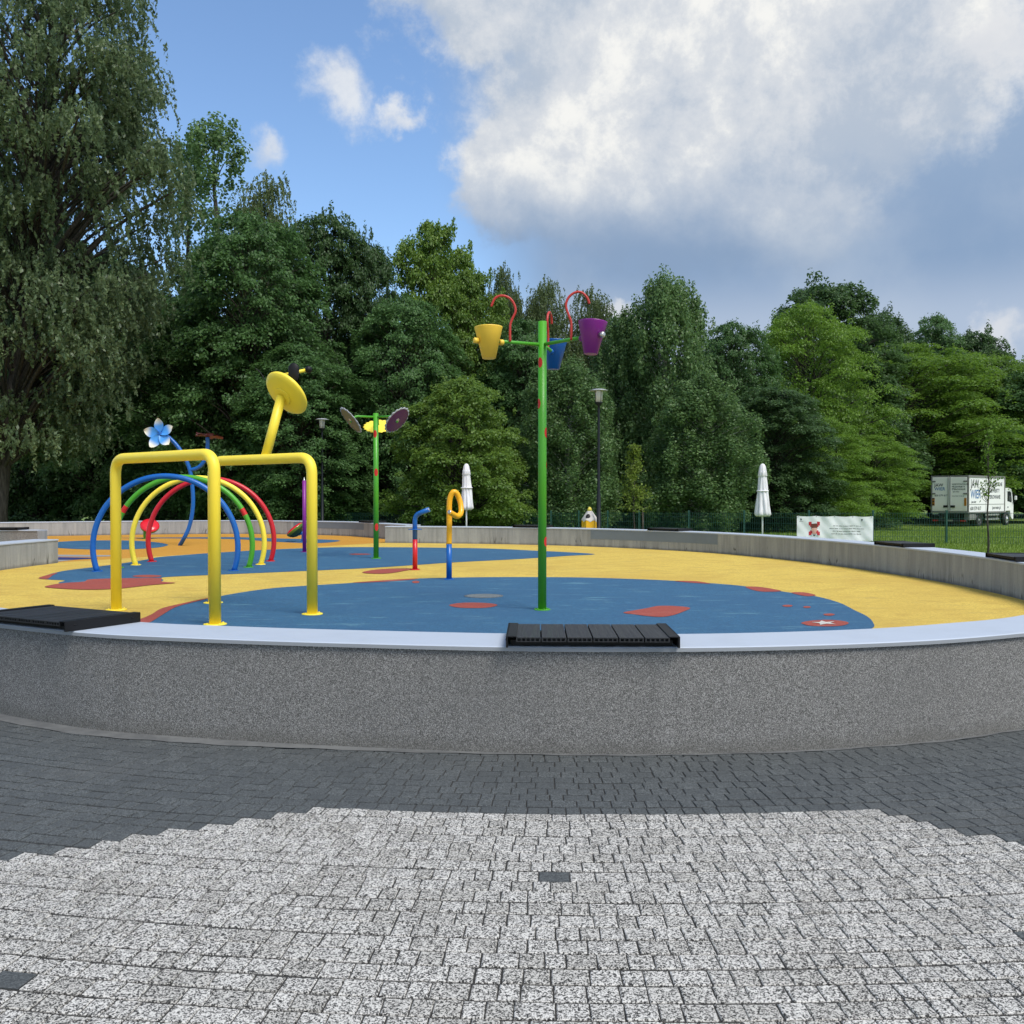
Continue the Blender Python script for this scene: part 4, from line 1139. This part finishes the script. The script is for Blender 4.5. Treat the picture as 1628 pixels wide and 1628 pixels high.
def crown_profile(kind):
    return {
     'round': lambda t: np.sqrt(np.clip(1 - (2 * t - .85) ** 2 / 1.35, 0, 1)),
     'cone': lambda t: np.clip(1 - t, 0, 1) ** .75 * np.clip(t * 8 + .55, 0, 1),
     'dome': lambda t: np.sqrt(np.clip(1 - t ** 3.2, 0, 1)) * np.clip(t * 4 + .6, 0, 1),
     'broad': lambda t: np.sqrt(np.clip(1 - t ** 4.5, 0, 1)) * np.clip(t * 3 + .7, 0, 1),
     'column': lambda t: np.clip(1 - t ** 3, 0, 1) * np.clip(t * 3 + .6, 0, 1),
    }[kind]
def pad_tree(seed, H, R, base, prof, npads, per, pr, flat, leaf, asp, style, lm, bark, lean=0.0, core=.12, multi=1):
    rng = np.random.default_rng(seed); pf = crown_profile(prof)
    tz = np.linspace(0, 1, 200); wgt = pf(tz) + .25 + .5 * (tz > .78); wgt /= wgt.sum()
    t = rng.choice(tz, npads, p=wgt); ang = np.arange(npads) * 2.39996 + rng.uniform(-.5, .5, npads)
    lob = 1 + .16 * np.sin(ang * 3 + seed) + .12 * np.sin(ang * 2 + t * 9 + seed * 2)
    rad = R * pf(t) * lob * (.35 + .65 * rng.uniform(0, 1, npads) ** .45)
    z = base + (H - base) * t * .97
    c = np.stack([rad * np.cos(ang), rad * np.sin(ang), z], 1)
    c[:, 0] += lean * (z / H)
    tip = rng.uniform(0, 1, npads) < .20
    c[tip, :2] *= 1.10; c[tip, 2] += .045 * H * rng.uniform(.2, 1, tip.sum())
    prr = pr * rng.uniform(.7, 1.3, npads) * (1 - .28 * t) * np.where(tip, .5, 1)
    out = nrm(np.stack([np.cos(ang), np.sin(ang), np.full(npads, .05)], 1))
    C, N, A, T = [], [], [], []
    for i in range(npads):
        n = int(per * (prr[i] / pr) ** 2 * rng.uniform(.8, 1.2)) + 8
        if tip[i] and t[i] > .45:
            d = unit(rng, n); k = rng.uniform(.15, 1.0, n) ** .7
            tall = rng.uniform(1.2, 1.8)
            p = c[i] + d * (prr[i] * k)[:, None] * np.array([.8, .8, tall])
            tp_ = np.clip(1 - .55 * (p[:, 2] - c[i, 2]) / (prr[i] * tall), .25, 1.4)[:, None]
            p[:, :2] = c[i, :2] + (p[:, :2] - c[i, :2]) * tp_
            nn = d + rng.normal(0, .6, (n, 3)) + np.array([0, 0, .4])
            aa = d * np.array([1, 1, .3]) + rng.normal(0, .6, (n, 3))
            tone = np.clip(.55 + rng.normal(0, .28, n), 0, 1)
        elif style == 'spray':
            s = rng.uniform(-.55, 1.15, n); lat = rng.normal(0, .36, n) * np.clip(1.15 - .55 * np.abs(s), .2, 1)
            side = np.array([-out[i, 1], out[i, 0], 0])
            p = c[i] + prr[i] * (s[:, None] * out[i] + lat[:, None] * side)
            p[:, 2] += prr[i] * (-.34 * np.clip(s, 0, 2) ** 2 - .18 * lat ** 2 + rng.normal(0, .16, n)) + .12 * prr[i]
            nn = np.stack([rng.normal(0, .6, n), rng.normal(0, .6, n), np.ones(n)], 1) + out[i] * .5
            aa = out[i] * .9 + side * np.sign(lat)[:, None] * .5 + np.stack([rng.normal(0, .4, n), rng.normal(0, .4, n), rng.normal(-.55, .25, n)], 1)
            tone = np.clip(.45 + .25 * s + rng.normal(0, .22, n), 0, 1)
        elif style == 'pad':
            d = unit(rng, n); d[:, 2] = np.abs(d[:, 2]) * 1.0 - .22
            k = rng.uniform(.5, 1.15, n)
            p = c[i] + d * (prr[i] * k)[:, None] * np.array([1, 1, flat])
            h2 = (p[:, 0] - c[i, 0]) ** 2 + (p[:, 1] - c[i, 1]) ** 2
            p[:, 2] -= .22 * h2 / prr[i]
            nn = d * .7 + np.stack([rng.normal(0, .65, n), rng.normal(0, .65, n), np.full(n, .75)], 1)
            aa = d * np.array([1, 1, .2]) + np.stack([rng.normal(0, .4, n), rng.normal(0, .4, n), rng.normal(-.45, .3, n)], 1)
            tone = np.clip(.4 + .35 * d[:, 2] + rng.normal(0, .25, n), 0, 1)
        else:           # upright clumps
            d = unit(rng, n); k = rng.uniform(.2, 1.0, n) ** .7
            p = c[i] + d * (prr[i] * k)[:, None] * np.array([.75, .75, 1.25])
            nn = d + rng.normal(0, .6, (n, 3)) + np.array([0, 0, .3])
            aa = rng.normal(0, 1, (n, 3)) + np.array([0, 0, -.4])
            tone = np.clip(.45 + rng.normal(0, .28, n), 0, 1)
        C.append(p); N.append(nn); A.append(aa); T.append(tone)
    nc = int(core * sum(len(x) for x in C))
    tt = rng.choice(tz, nc, p=wgt); a2 = rng.uniform(0, 2 * PI, nc); rr = R * pf(tt) * np.sqrt(rng.uniform(0, 1, nc)) * .8
    p = np.stack([rr * np.cos(a2) + lean * tt, rr * np.sin(a2), base + (H - base) * tt * .92], 1)
    C.append(p); N.append(unit(rng, nc) + np.array([0, 0, .4])); A.append(unit(rng, nc)); T.append(rng.uniform(.1, .6, nc))
    C, N, A, T = np.concatenate(C), np.concatenate(N), np.concatenate(A), np.concatenate(T)
    V, F, tone = leaves(C, N, A, leaf, asp, rng, T)
    crown = mk_mesh('crown', V, F, tone, lm)
    b = MB(); r0 = .016 * H
    rg = random.Random(seed)
    for q in range(multi):
        ox, oy = (rg.uniform(-.5, .5), rg.uniform(-.5, .5)) if multi > 1 else (0, 0)
        zs_ = np.linspace(-.3, H * .88, 14)
        tp = [(ox * (1 + zz / H * 2) + lean * max(0, zz) / H + .10 * math.sin(zz * .7 + seed + q), oy * (1 + zz / H * 2) + .10 * math.cos(zz * .9 + seed + q), zz) for zz in zs_]
        b.tube(tp, [r0 / (1 + .35 * (multi - 1)) * (1.25 if k == 0 else 1) * (1 - .88 * k / 13) + .012 for k in range(14)], 9)
    order = sorted(range(npads), key=lambda i: -prr[i])[:int(npads * .55)]
    for i in order:
        e = Vector(c[i]); zc = max(base * .55, e.z - .55 * math.hypot(e.x, e.y) - .4); zc = min(zc, H * .8)
        o_ = Vector((lean * zc / H + .10 * math.sin(zc * .7 + seed), .10 * math.cos(zc * .9 + seed), zc))
        mid = o_.lerp(e, .5) + Vector((rg.uniform(-.2, .2), rg.uniform(-.2, .2), .12 * (e - o_).length))
        ln = (e - o_).length; rb_ = .010 * ln + .014
        b.tube(spline([o_, mid, e], 4), [rb_ * (1 - .8 * k / 8) for k in range(9)], 5)
    return crown, b.mesh('trunk', bark)
def hang_tree(seed, H, R, base, prof, nclump, strands, nleaf, ln, leaf, asp, lm, bark, lean=0.0, r0=None, core=.1, cr=.9, dr=.3, lf=.009):
    rng = np.random.default_rng(seed); pf = crown_profile(prof)
    tz = np.linspace(0, 1, 200); wgt = pf(tz) + .1; wgt /= wgt.sum()
    t = rng.choice(tz, nclump, p=wgt); ang = np.arange(nclump) * 2.39996 + rng.uniform(-.5, .5, nclump)
    lob = 1 + .15 * np.sin(ang * 3 + seed) + .14 * np.sin(ang * 2 + t * 11 + seed)
    rad = R * pf(t) * lob * (.25 + .75 * rng.uniform(0, 1, nclump) ** .5)
    z = base + (H - base) * t
    c = np.stack([rad * np.cos(ang) + lean * np.clip(z / H, 0, 1), rad * np.sin(ang), z], 1)
    n = nclump * strands
    ci = np.repeat(np.arange(nclump), strands)
    o = c[ci] + rng.normal(0, 1, (n, 3)) * np.array([cr, cr, cr * .55])
    L_ = ln * rng.uniform(.35, 1.25, n)
    drift = np.stack([np.cos(ang[ci]) * dr + rng.normal(0, .8 * dr, n), np.sin(ang[ci]) * dr + rng.normal(0, .8 * dr, n), np.zeros(n)], 1)
    s = rng.uniform(0, 1, (n, nleaf))
    p = o[:, None, :] + drift[:, None, :] * (np.sqrt(s) * L_[:, None])[:, :, None]
    p[:, :, 2] -= (s ** 1.3) * L_[:, None]
    p += rng.normal(0, .045, p.shape)
    p = p.reshape(-1, 3); m = len(p)
    keep = p[:, 2] > 1.2; p = p[keep]; m = len(p)
    A = np.stack([rng.normal(0, .5, m), rng.normal(0, .5, m), rng.normal(-.8, .3, m)], 1); N = unit(rng, m) + np.array([0, 0, .35])
    T = np.clip(np.repeat(np.clip(.45 + rng.normal(0, .22, n), 0, 1), nleaf)[keep] + rng.normal(0, .2, m), 0, 1)
    V, F, tone = leaves(p, N, A, leaf, asp, rng, T)
    crown = mk_mesh('crown', V, F, tone, lm)
    b = MB(); r0 = r0 or .014 * H; rg = random.Random(seed)
    zs_ = np.linspace(-.3, H * .9, 16)
    tp = [(lean * max(0, zz) / H + .16 * math.sin(zz * .35 + seed), .16 * math.cos(zz * .4 + seed), zz) for zz in zs_]
    b.tube(tp, [r0 * (1.3 if k == 0 else 1) * (1 - .9 * k / 15) + .015 for k in range(16)], 10)
    for i in range(nclump):
        e = Vector(c[i]); zc = min(H * .82, max(base * .7, e.z - .7 * math.hypot(e.x - lean * e.z / H, e.y) - .5))
        o_ = Vector((lean * zc / H + .16 * math.sin(zc * .35 + seed), .16 * math.cos(zc * .4 + seed), zc))
        mid = o_.lerp(e, .5) + Vector((rg.uniform(-.3, .3), rg.uniform(-.3, .3), .10 * (e - o_).length)); rb_ = lf * (e - o_).length + .012
        b.tube(spline([o_, mid, e], 4), [rb_ * (1 - .8 * k / 8) for k in range(9)], 5)
    return crown, b.mesh('trunk', bark)

KIND = {}
KIND['lime'] = (14, 4.0, [pad_tree(21, 14, 4.0, 1.2, 'broad', 520, 220, .98, .5, .18, .64, 'spray', L['lime'], M['bark']),
                          pad_tree(22, 14, 4.0, 1.0, 'round', 520, 220, .98, .5, .18, .64, 'spray', L['lime'], M['bark'])])
KIND['dark'] = (14, 4.0, [pad_tree(31, 14, 4.0, .8, 'dome', 480, 220, .95, .5, .18, .64, 'spray', L['dark'], M['bark']),
                          pad_tree(33, 14, 4.0, .8, 'round', 420, 240, .85, .75, .17, .7, 'pad', L['dark'], M['bark'])])
KIND['maple'] = (13, 3.6, [pad_tree(41, 13, 3.6, 2.2, 'round', 330, 270, .85, .75, .17, .78, 'pad', L['maple'], M['bark'], multi=3)])
KIND['shrubby'] = (10, 4.0, [pad_tree(45, 10, 4.0, .5, 'dome', 400, 230, .8, .7, .16, .75, 'pad', L['maple'], M['bark'], multi=2)])
KIND['robinia'] = (14, 4.6, [pad_tree(51, 14, 4.6, 1.6, 'broad', 360, 340, 1.1, .5, .15, .55, 'pad', L['robinia'], M['bark'], multi=2),
                             pad_tree(52, 14, 4.6, 1.2, 'dome', 360, 340, 1.1, .5, .15, .55, 'pad', L['robinia'], M['bark'], multi=2)])
KIND['poplar'] = (13, 3.4, [pad_tree(61, 13, 3.4, .6, 'dome', 300, 280, .95, 1, .16, .85, 'up', L['poplar'], M['birch_bark'], core=.2),
                            pad_tree(62, 13, 3.4, .6, 'round', 300, 280, .95, 1, .16, .85, 'up', L['poplar'], M['birch_bark'], core=.2)])
KIND['spire'] = (22, 2.0, [pad_tree(71, 22, 2.0, 4, 'dome', 120, 190, .85, 1, .18, .78, 'up', L['poplar'], M['bark'], core=.06)])
KIND['birch'] = (17, 3.0, [hang_tree(81, 17, 3.0, 3, 'dome', 260, 18, 24, 1.2, .15, .65, L['birch'], M['birch_bark'], cr=.5)])
KIND['willow'] = (25, 6.2, [hang_tree(91, 25, 6.2, 4.0, 'round', 400, 26, 18, .95, .20, .52, L['willow'], M['bark'], lean=3.6, r0=.42, cr=.60, dr=.40, core=.02, lf=.014)])

def tree(name, kind, var, px, D, ytop, hw, label, cat='tree', group=None, rz=None):
    H0, R0, ms = KIND[kind]; cr, tr = ms[var % len(ms)]
    x = Q(px, 800, D).x; z0 = gz(x, D); H = Q(px, ytop, D).z - z0; R = hw * D / FPX
    r_ = thing(name, label, cat, (x, D, z0), rz if rz is not None else random.uniform(0, 6.28), group)
    r_.scale = (R / R0, R / R0, H / H0)
    for nm, me in (('trunk', tr), ('crown', cr)):
        o = bpy.data.objects.new(nm, me); COL.objects.link(o); o.parent = r_
    return r_
tree('weeping_tree', 'willow', 0, -4, 37, -95, 200, 'huge grey-green weeping tree leaning right, at the left edge', rz=0)
tree('poplar_tree', 'spire', 0, 345, 52, 165, 66, 'slim pale green tree rising highest behind the yellow arch')
tree('poplar_tree', 'spire', 0, 300, 54, 190, 46, 'thin open tree between the weeping tree and the slim pale tree')
tree('birch_tree', 'birch', 0, 428, 50, 285, 62, 'grey-green tree just behind the deep green trees above the disc head')
tree('broadleaf_tree', 'lime', 0, 400, 43, 335, 118, 'deep green layered tree directly behind the yellow disc head')
tree('broadleaf_tree', 'dark', 0, 520, 46, 332, 88, 'darkest tall tree behind the left street lamp')
tree('broadleaf_tree', 'lime', 1, 300, 44, 470, 100, 'deep green tree behind the blue flower stalk')
tree('broadleaf_tree', 'dark', 0, 585, 46, 372, 62, 'dark narrow tree behind the scalloped disc pole')
tree('broadleaf_tree', 'lime', 1, 475, 41, 545, 100, 'low deep green tree behind the purple post')
tree('maple_tree', 'maple', 0, 690, 49, 348, 72, 'bright green round-topped tree rising left of the yellow bucket')
tree('broadleaf_tree', 'lime', 0, 645, 44, 468, 92, 'mid green tree above the closed parasol and loop post')
tree('broadleaf_tree', 'maple', 0, 750, 47, 425, 62, 'green tree directly behind the yellow bucket')
tree('bushy_tree', 'shrubby', 0, 735, 37.5, 600, 105, 'fresh green bushy tree with pale leaves over the crumpled parasol')
tree('birch_tree', 'birch', 0, 800, 60, 428, 40, 'tall thin pale birch top just above the yellow bucket', group='birch tops above the wood')
tree('birch_tree', 'birch', 0, 868, 60, 448, 46, 'pale birch top behind the tall green bucket pole', group='birch tops above the wood')
tree('birch_tree', 'birch', 0, 938, 61, 462, 46, 'pale birch top behind the purple bucket', group='birch tops above the wood')
tree('broadleaf_tree', 'lime', 1, 830, 46, 505, 78, 'green tree behind the bucket pole, below the birch tops')
tree('broadleaf_tree', 'poplar', 0, 905, 40, 575, 82, 'mid green tree directly behind the right street lamp')
tree('poplar_tree', 'poplar', 1, 1058, 46, 437, 82, 'blue-green tree with an upright leafy top right of the purple bucket')
tree('poplar_tree', 'poplar', 0, 990, 47, 500, 60, 'smaller blue-green tree between the purple bucket and the taller upright top')
tree('poplar_tree', 'poplar', 0, 1115, 41, 600, 88, 'low grey-green tree just left of the lone parasol')
tree('broadleaf_tree', 'lime', 0, 1165, 52, 508, 72, 'mid green tree behind the lone parasol, right of the upright leafy top')
tree('broadleaf_tree', 'dark', 0, 1235, 45, 610, 92, 'dark dense tree behind the right side of the lone parasol')
tree('broadleaf_tree', 'dark', 0, 1310, 70, 442, 110, 'tall dark tree crowning the right-hand wood above the banner')
tree('robinia_tree', 'robinia', 0, 1285, 58, 480, 104, 'yellow-green tree in cloudy tiers high above the white banner')
tree('robinia_tree', 'robinia', 1, 1300, 47, 660, 88, 'low yellow-green tree reaching down behind the white banner')
tree('robinia_tree', 'robinia', 0, 1440, 75, 545, 150, 'broad yellow-green tree in tiers directly above the truck')
tree('broadleaf_tree', 'dark', 0, 1395, 84, 492, 75, 'dark tree top between the tall dark tree and the truck trees')
tree('broadleaf_tree', 'lime', 1, 1480, 86, 500, 66, 'dark green tree top behind the yellow-green trees above the truck')
tree('broadleaf_tree', 'dark', 0, 1552, 86, 522, 70, 'pointed dark tree top behind the truck, near the right edge')
tree('robinia_tree', 'robinia', 0, 1545, 77, 560, 112, 'yellow-green tree over the truck cab')
tree('broadleaf_tree', 'lime', 0, 1640, 75, 585, 95, 'deep green tree cut by the right edge, behind the truck cab')
tree('robinia_tree', 'robinia', 0, 1385, 56, 690, 78, 'small yellow-green tree left of the truck rear doors')
tree('broadleaf_tree', 'dark', 0, 60, 50, 330, 110, 'dark tree behind the weeping tree at the left edge')
tree('broadleaf_tree', 'lime', 0, 175, 50, 400, 100, 'dark green tree behind the weeping tree and the left yellow post')
tree('broadleaf_tree', 'dark', 0, 240, 53, 450, 90, 'dark tree behind the blue and white flower')
for i, (px, D, yt, hw) in enumerate([(-60, 60, 400, 120), (110, 62, 500, 110), (330, 60, 520, 110), (470, 62, 500, 110), (600, 60, 520, 110), (720, 60, 540, 110), (860, 66, 560, 120), (1000, 64, 570, 120), (1130, 66, 560, 120), (1240, 70, 590, 120), (1360, 92, 600, 140), (1500, 100, 600, 160), (1650, 100, 610, 170), (1800, 90, 560, 170)]):
    tree('broadleaf_tree', 'dark', 0, px, D, yt, hw, 'dark tree deep inside the wood, mostly hidden by the front row', group='dark trees deep inside the wood')

# dark undergrowth along the wood edge
def undergrowth():
    rng = np.random.default_rng(5); C, N, A, T = [], [], [], []
    for i in range(420):
        px = rng.uniform(-160, 1420); D = rng.uniform(43, 60) if px < 1150 else rng.uniform(48, 62)
        if px > 1330: D = rng.uniform(60, 66)
        x = Q(px, 800, D).x; z = gz(x, D); h = rng.uniform(.5, 1.7); r = rng.uniform(.6, 1.4)
        n = 130
        d = unit(rng, n); d[:, 2] = np.abs(d[:, 2])
        p = np.array([x, D, z]) + d * rng.uniform(.5, 1, (n, 1)) * np.array([r, r, h])
        C.append(p); N.append(d + rng.normal(0, .5, (n, 3)) + np.array([0, 0, .4])); A.append(rng.normal(0, 1, (n, 3))); T.append(np.clip(.3 + .3 * d[:, 2] + rng.normal(0, .2, n), 0, 1))
    V, F, t = leaves(np.concatenate(C), np.concatenate(N), np.concatenate(A), .2, .6, rng, np.concatenate(T))
    o = bpy.data.objects.new('undergrowth', mk_mesh('undergrowth', V, F, t, L['dark'])); COL.objects.link(o)
    tag(o, 'dark leafy undergrowth along the foot of the trees', 'undergrowth', None, 'stuff')
undergrowth()
def grass():
    rng = np.random.default_rng(8); n = 110000
    D = 20 + 46 * rng.uniform(0, 1, n) ** 1.35; px = rng.uniform(880, 1760, n)
    x = (px - 814) / FPX * D
    ok = ((x > 8.2) | (D > 29)) & ((x - .5) ** 2 + (D - 17) ** 2 > 80)
    x, D = x[ok], D[ok]; n = len(x)
    z = np.array([gz(a, b) for a, b in zip(x, D)])
    h = rng.uniform(.04, .12, n); a = rng.uniform(0, 2 * PI, n); w = rng.uniform(.008, .02, n)
    lx, ly = rng.normal(0, .03, n), rng.normal(0, .03, n)
    V = np.stack([np.stack([x - np.cos(a) * w, D - np.sin(a) * w, z], 1), np.stack([x + np.cos(a) * w, D + np.sin(a) * w, z], 1), np.stack([x + lx, D + ly, z + h], 1)], 1).reshape(-1, 3)
    F = np.arange(3 * n).reshape(-1, 3)
    o = bpy.data.objects.new('grass', mk_mesh('grass', V, F, np.repeat(rng.uniform(0, 1, n), 3), L['grass'])); COL.objects.link(o)
    tag(o, 'short mown lawn grass beyond the side wall', 'grass', None, 'stuff')
grass()

def sapling(px, ytop, D, lm, label, nl, shape, leaf, seed, stake=True):
    rng = np.random.default_rng(seed); x = Q(px, 800, D).x; z0 = gz(x, D); H = Q(px, ytop, D).z - z0
    t = thing('young_tree', label, 'young tree', (x, D, z0))
    b = MB(); rg = random.Random(seed)
    b.tube([(x + .02 * math.sin(k * 1.3), D, z0 - .05 + H * .97 * k / 10) for k in range(11)], [.026 * (1 - .8 * k / 10) + .004 for k in range(11)], 8)
    C = []
    for k in range(shape['n']):
        f = shape['b'] + (1 - shape['b']) * rg.random(); z = z0 + H * f; a = rg.uniform(0, 6.28); ln = shape['r'] * (1.05 - f) * rg.uniform(.5, 1.2) + .06
        e = Vector((x + ln * math.cos(a), D + ln * math.sin(a), z + ln * shape['up']))
        b.tube(spline([(x, D, z - .05), ((x + e.x) / 2, (D + e.y) / 2, z + ln * .15), tuple(e)], 3), [.009 * (1 - .7 * j / 6) for j in range(7)], 5)
        m = max(3, int(nl / shape['n']))
        s = rng.uniform(.25, 1.1, m)[:, None]
        C.append(np.array([x, D, z]) * (1 - s) + np.array(e) * s + rng.normal(0, shape['j'], (m, 3)))
    obj('trunk', b, M['bark'], t)
    C = np.concatenate(C); n = len(C)
    V, F, tn = leaves(C - np.array([x, D, z0]), unit(rng, n) + np.array([0, 0, .5]), rng.normal(0, 1, (n, 3)), leaf, .65, rng, rng.uniform(0, 1, n))
    o = bpy.data.objects.new('crown', mk_mesh('crown', V, F, tn, lm)); COL.objects.link(o); o.parent = t
    if stake:
        s = MB(); s.tube([(x + .32, D + .1, z0 - .05), (x + .32, D + .1, z0 + 1.1)], .03, 8); obj('stake', s, M['bark'], t)
sapling(1008, 709, 33.0, L['young'], 'young cone-shaped tree with yellowish leaves, right of the right lamp', 2200, dict(n=70, b=.3, r=.75, up=.3, j=.07), .085, 3)
sapling(1571, 690, 25.0, L['robinia'], 'thin sparse sapling standing in front of the truck', 520, dict(n=40, b=.40, r=.36, up=1.3, j=.05), .07, 9, False)

# ------------------------------------------------------------------ light and sky
SUN_EL, SUN_AZ = math.radians(56), math.radians(138)        # azimuth from +Y towards +X
sd = bpy.data.lights.new('sun', 'SUN'); sd.energy = 1.5; sd.angle = math.radians(28); sd.color = (1, .95, .87)
so = bpy.data.objects.new('sun', sd); COL.objects.link(so); so.location = (20, 10, 40)
dirv = Vector((math.sin(SUN_AZ) * math.cos(SUN_EL), math.cos(SUN_AZ) * math.cos(SUN_EL), math.sin(SUN_EL)))
so.rotation_euler = dirv.to_track_quat('Z', 'Y').to_euler()
w = bpy.data.worlds.new('World'); scene.world = w; w.use_nodes = True
g = G(w.node_tree); bg = w.node_tree.nodes['Background']
sky = g.new('ShaderNodeTexSky', sky_type='NISHITA'); sky.sun_disc = False
sky.sun_elevation = SUN_EL; sky.sun_rotation = SUN_AZ; sky.altitude = 200; sky.air_density = 1.0; sky.dust_density = .6; sky.ozone_density = 2.0
STR, EXPO = .05, 1.25
d = g.new('ShaderNodeTexCoord').outputs['Generated']
sp = g.new('ShaderNodeSeparateXYZ'); g.put(sp.inputs[0], d)
az = g.m('ARCTAN2', sp.outputs[0], sp.outputs[1]); el = g.m('ARCSINE', sp.outputs[2])
def vec(a, b, c=0.0):
    n = g.new('ShaderNodeCombineXYZ'); g.put(n.inputs[0], a); g.put(n.inputs[1], b); g.put(n.inputs[2], c); return n.outputs[0]
nE = g.noise(d, 8.5, 12, .65, .08); nA = g.noise(d, 4.5, 9, .56, .0); nB = g.noise(d, 11, 8, .6, .2); nC = g.noise(d, 2.2, 6, .55)
nD = g.new('ShaderNodeTexNoise'); g.put(nD.inputs['Vector'], d); nD.inputs['Scale'].default_value = 5.5; nD.inputs['Detail'].default_value = 9; nD.inputs['Roughness'].default_value = .6
wsp = g.new('ShaderNodeSeparateColor'); g.put(wsp.inputs[0], nD.outputs['Color'])
azw = g.m('ADD', az, g.m('MULTIPLY', g.m('SUBTRACT', wsp.outputs[0], .5), .22)); elw = g.m('ADD', el, g.m('MULTIPLY', g.m('SUBTRACT', wsp.outputs[1], .5), .20))
def ang(x, y):
    r = ray(x, y).normalized(); return math.atan2(r.x, r.y), math.asin(r.z)
def blob(x, y, wx, wy, a_=None, e_=None):
    a0, e0 = ang(x, y); ra, re = wx / FPX, wy / FPX
    dx = g.m('DIVIDE', g.m('SUBTRACT', a_ or azw, a0), ra); dy = g.m('DIVIDE', g.m('SUBTRACT', e_ or elw, e0), re)
    return g.m('SUBTRACT', 1.0, g.m('SQRT', g.m('ADD', g.m('MULTIPLY', dx, dx), g.m('MULTIPLY', dy, dy))))
def umax(*a):
    r = a[0]
    for x in a[1:]: r = g.m('MAXIMUM', r, x)
    return r
front = g.ramp(sp.outputs[1], .0, .25)
big = umax(blob(1120, 70, 430, 330), blob(820, -60, 290, 190), blob(1350, 60, 230, 240), blob(880, 280, 190, 165))
small = umax(blob(536, 135, 70, 66), blob(648, 175, 42, 26), blob(420, 275, 46, 42))
soft = g.m('SUBTRACT', small, .12)
# grey-blue layer on the right
lay = g.ramp(g.m('ADD', g.m('ADD', az, g.m('MULTIPLY', g.m('SUBTRACT', nC, .5), .12)), g.m('MULTIPLY', el, .10)), -.06, .07)
# unseen clouds added outside the view to keep the light neutral
rest = g.ramp(nC, .44, .60)
layer_a = g.m('ADD', g.m('MULTIPLY', lay, front), g.m('MULTIPLY', rest, g.m('SUBTRACT', 1.0, front)), clamp=True)
cden = g.m('MAXIMUM', g.ramp(g.m('ADD', big, g.m('MULTIPLY', g.m('SUBTRACT', nE, .5), .75)), -.02, .24), g.m('MULTIPLY', g.ramp(g.m('ADD', soft, g.m('MULTIPLY', g.m('SUBTRACT', nE, .5), 3.4)), .0, 1.1), .8))
cden = g.m('MULTIPLY', cden, front)
skyc = g.new('ShaderNodeMix', data_type='RGBA', blend_type='MULTIPLY'); skyc.inputs[0].default_value = 1
g.put(skyc.inputs[6], sky.outputs[0]); skyc.inputs[7].default_value = (1.50, 1.64, 1.74, 1)
K = 1 / (STR * 2 ** EXPO)
def kc(r, g_, b): return tuple(x * K for x in srgb(r, g_, b))
e_lo = g.ramp(el, ang(814, 500)[1], ang(814, 330)[1])
lcol = g.mix(g.ramp(el, ang(814, 540)[1], ang(814, 430)[1]), kc(176, 191, 213), kc(139, 163, 194))
lcol = g.mix(g.ramp(el, ang(814, 420)[1], ang(814, 200)[1]), lcol, kc(154, 176, 204))
lcol = g.mix(g.m('MULTIPLY', g.ramp(nA, .46, .70), .42), lcol, kc(190, 202, 217))
lcol = g.mix(front, kc(205, 206, 207), lcol)
c1 = g.mix(g.m('MULTIPLY', layer_a, .95), skyc.outputs[2], lcol)
puff = g.m('ADD', g.m('ADD', g.m('MULTIPLY', nE, .7), g.m('MULTIPLY', nA, .3)), g.m('MULTIPLY', g.m('SUBTRACT', el, ang(814, 170)[1]), .22))
ccol = g.mix(g.ramp(puff, .40, .52), kc(184, 196, 212), kc(214, 219, 226))
ccol = g.mix(g.ramp(puff, .50, .60), ccol, kc(246, 246, 243))
rimw = g.m('MULTIPLY', g.ramp(g.m('ADD', big, g.m('MULTIPLY', g.m('SUBTRACT', nB, .5), .5)), .05, .28, 1, 0), .55)
ccol = g.mix(rimw, ccol, kc(236, 238, 240))
fade = g.ramp(g.m('ADD', el, g.m('MULTIPLY', g.m('SUBTRACT', nA, .5), .14)), ang(814, 420)[1], ang(814, 215)[1])
ccol = g.mix(fade, lcol, ccol)
c2 = g.mix(cden, c1, ccol)
wht = g.m('MULTIPLY', g.ramp(g.m('ADD', umax(blob(1610, 545, 75, 60), blob(1560, 45, 80, 60), blob(1000, 490, 90, 26), blob(1640, 30, 60, 120)), g.m('MULTIPLY', g.m('SUBTRACT', nB, .5), 1.0)), .15, .7), g.m('MULTIPLY', front, .75))
c3 = g.mix(wht, c2, kc(226, 228, 232))
g.put(bg.inputs['Color'], c3); bg.inputs['Strength'].default_value = STR

scene.view_settings.view_transform = 'Standard'; scene.view_settings.look = 'None'; scene.view_settings.exposure = EXPO; scene.view_settings.gamma = 1
scene.cycles.max_bounces = 6; scene.cycles.transparent_max_bounces = 4; scene.cycles.use_adaptive_sampling = True; scene.cycles.adaptive_threshold = .02
try: scene.cycles.use_denoising = True
except Exception: pass
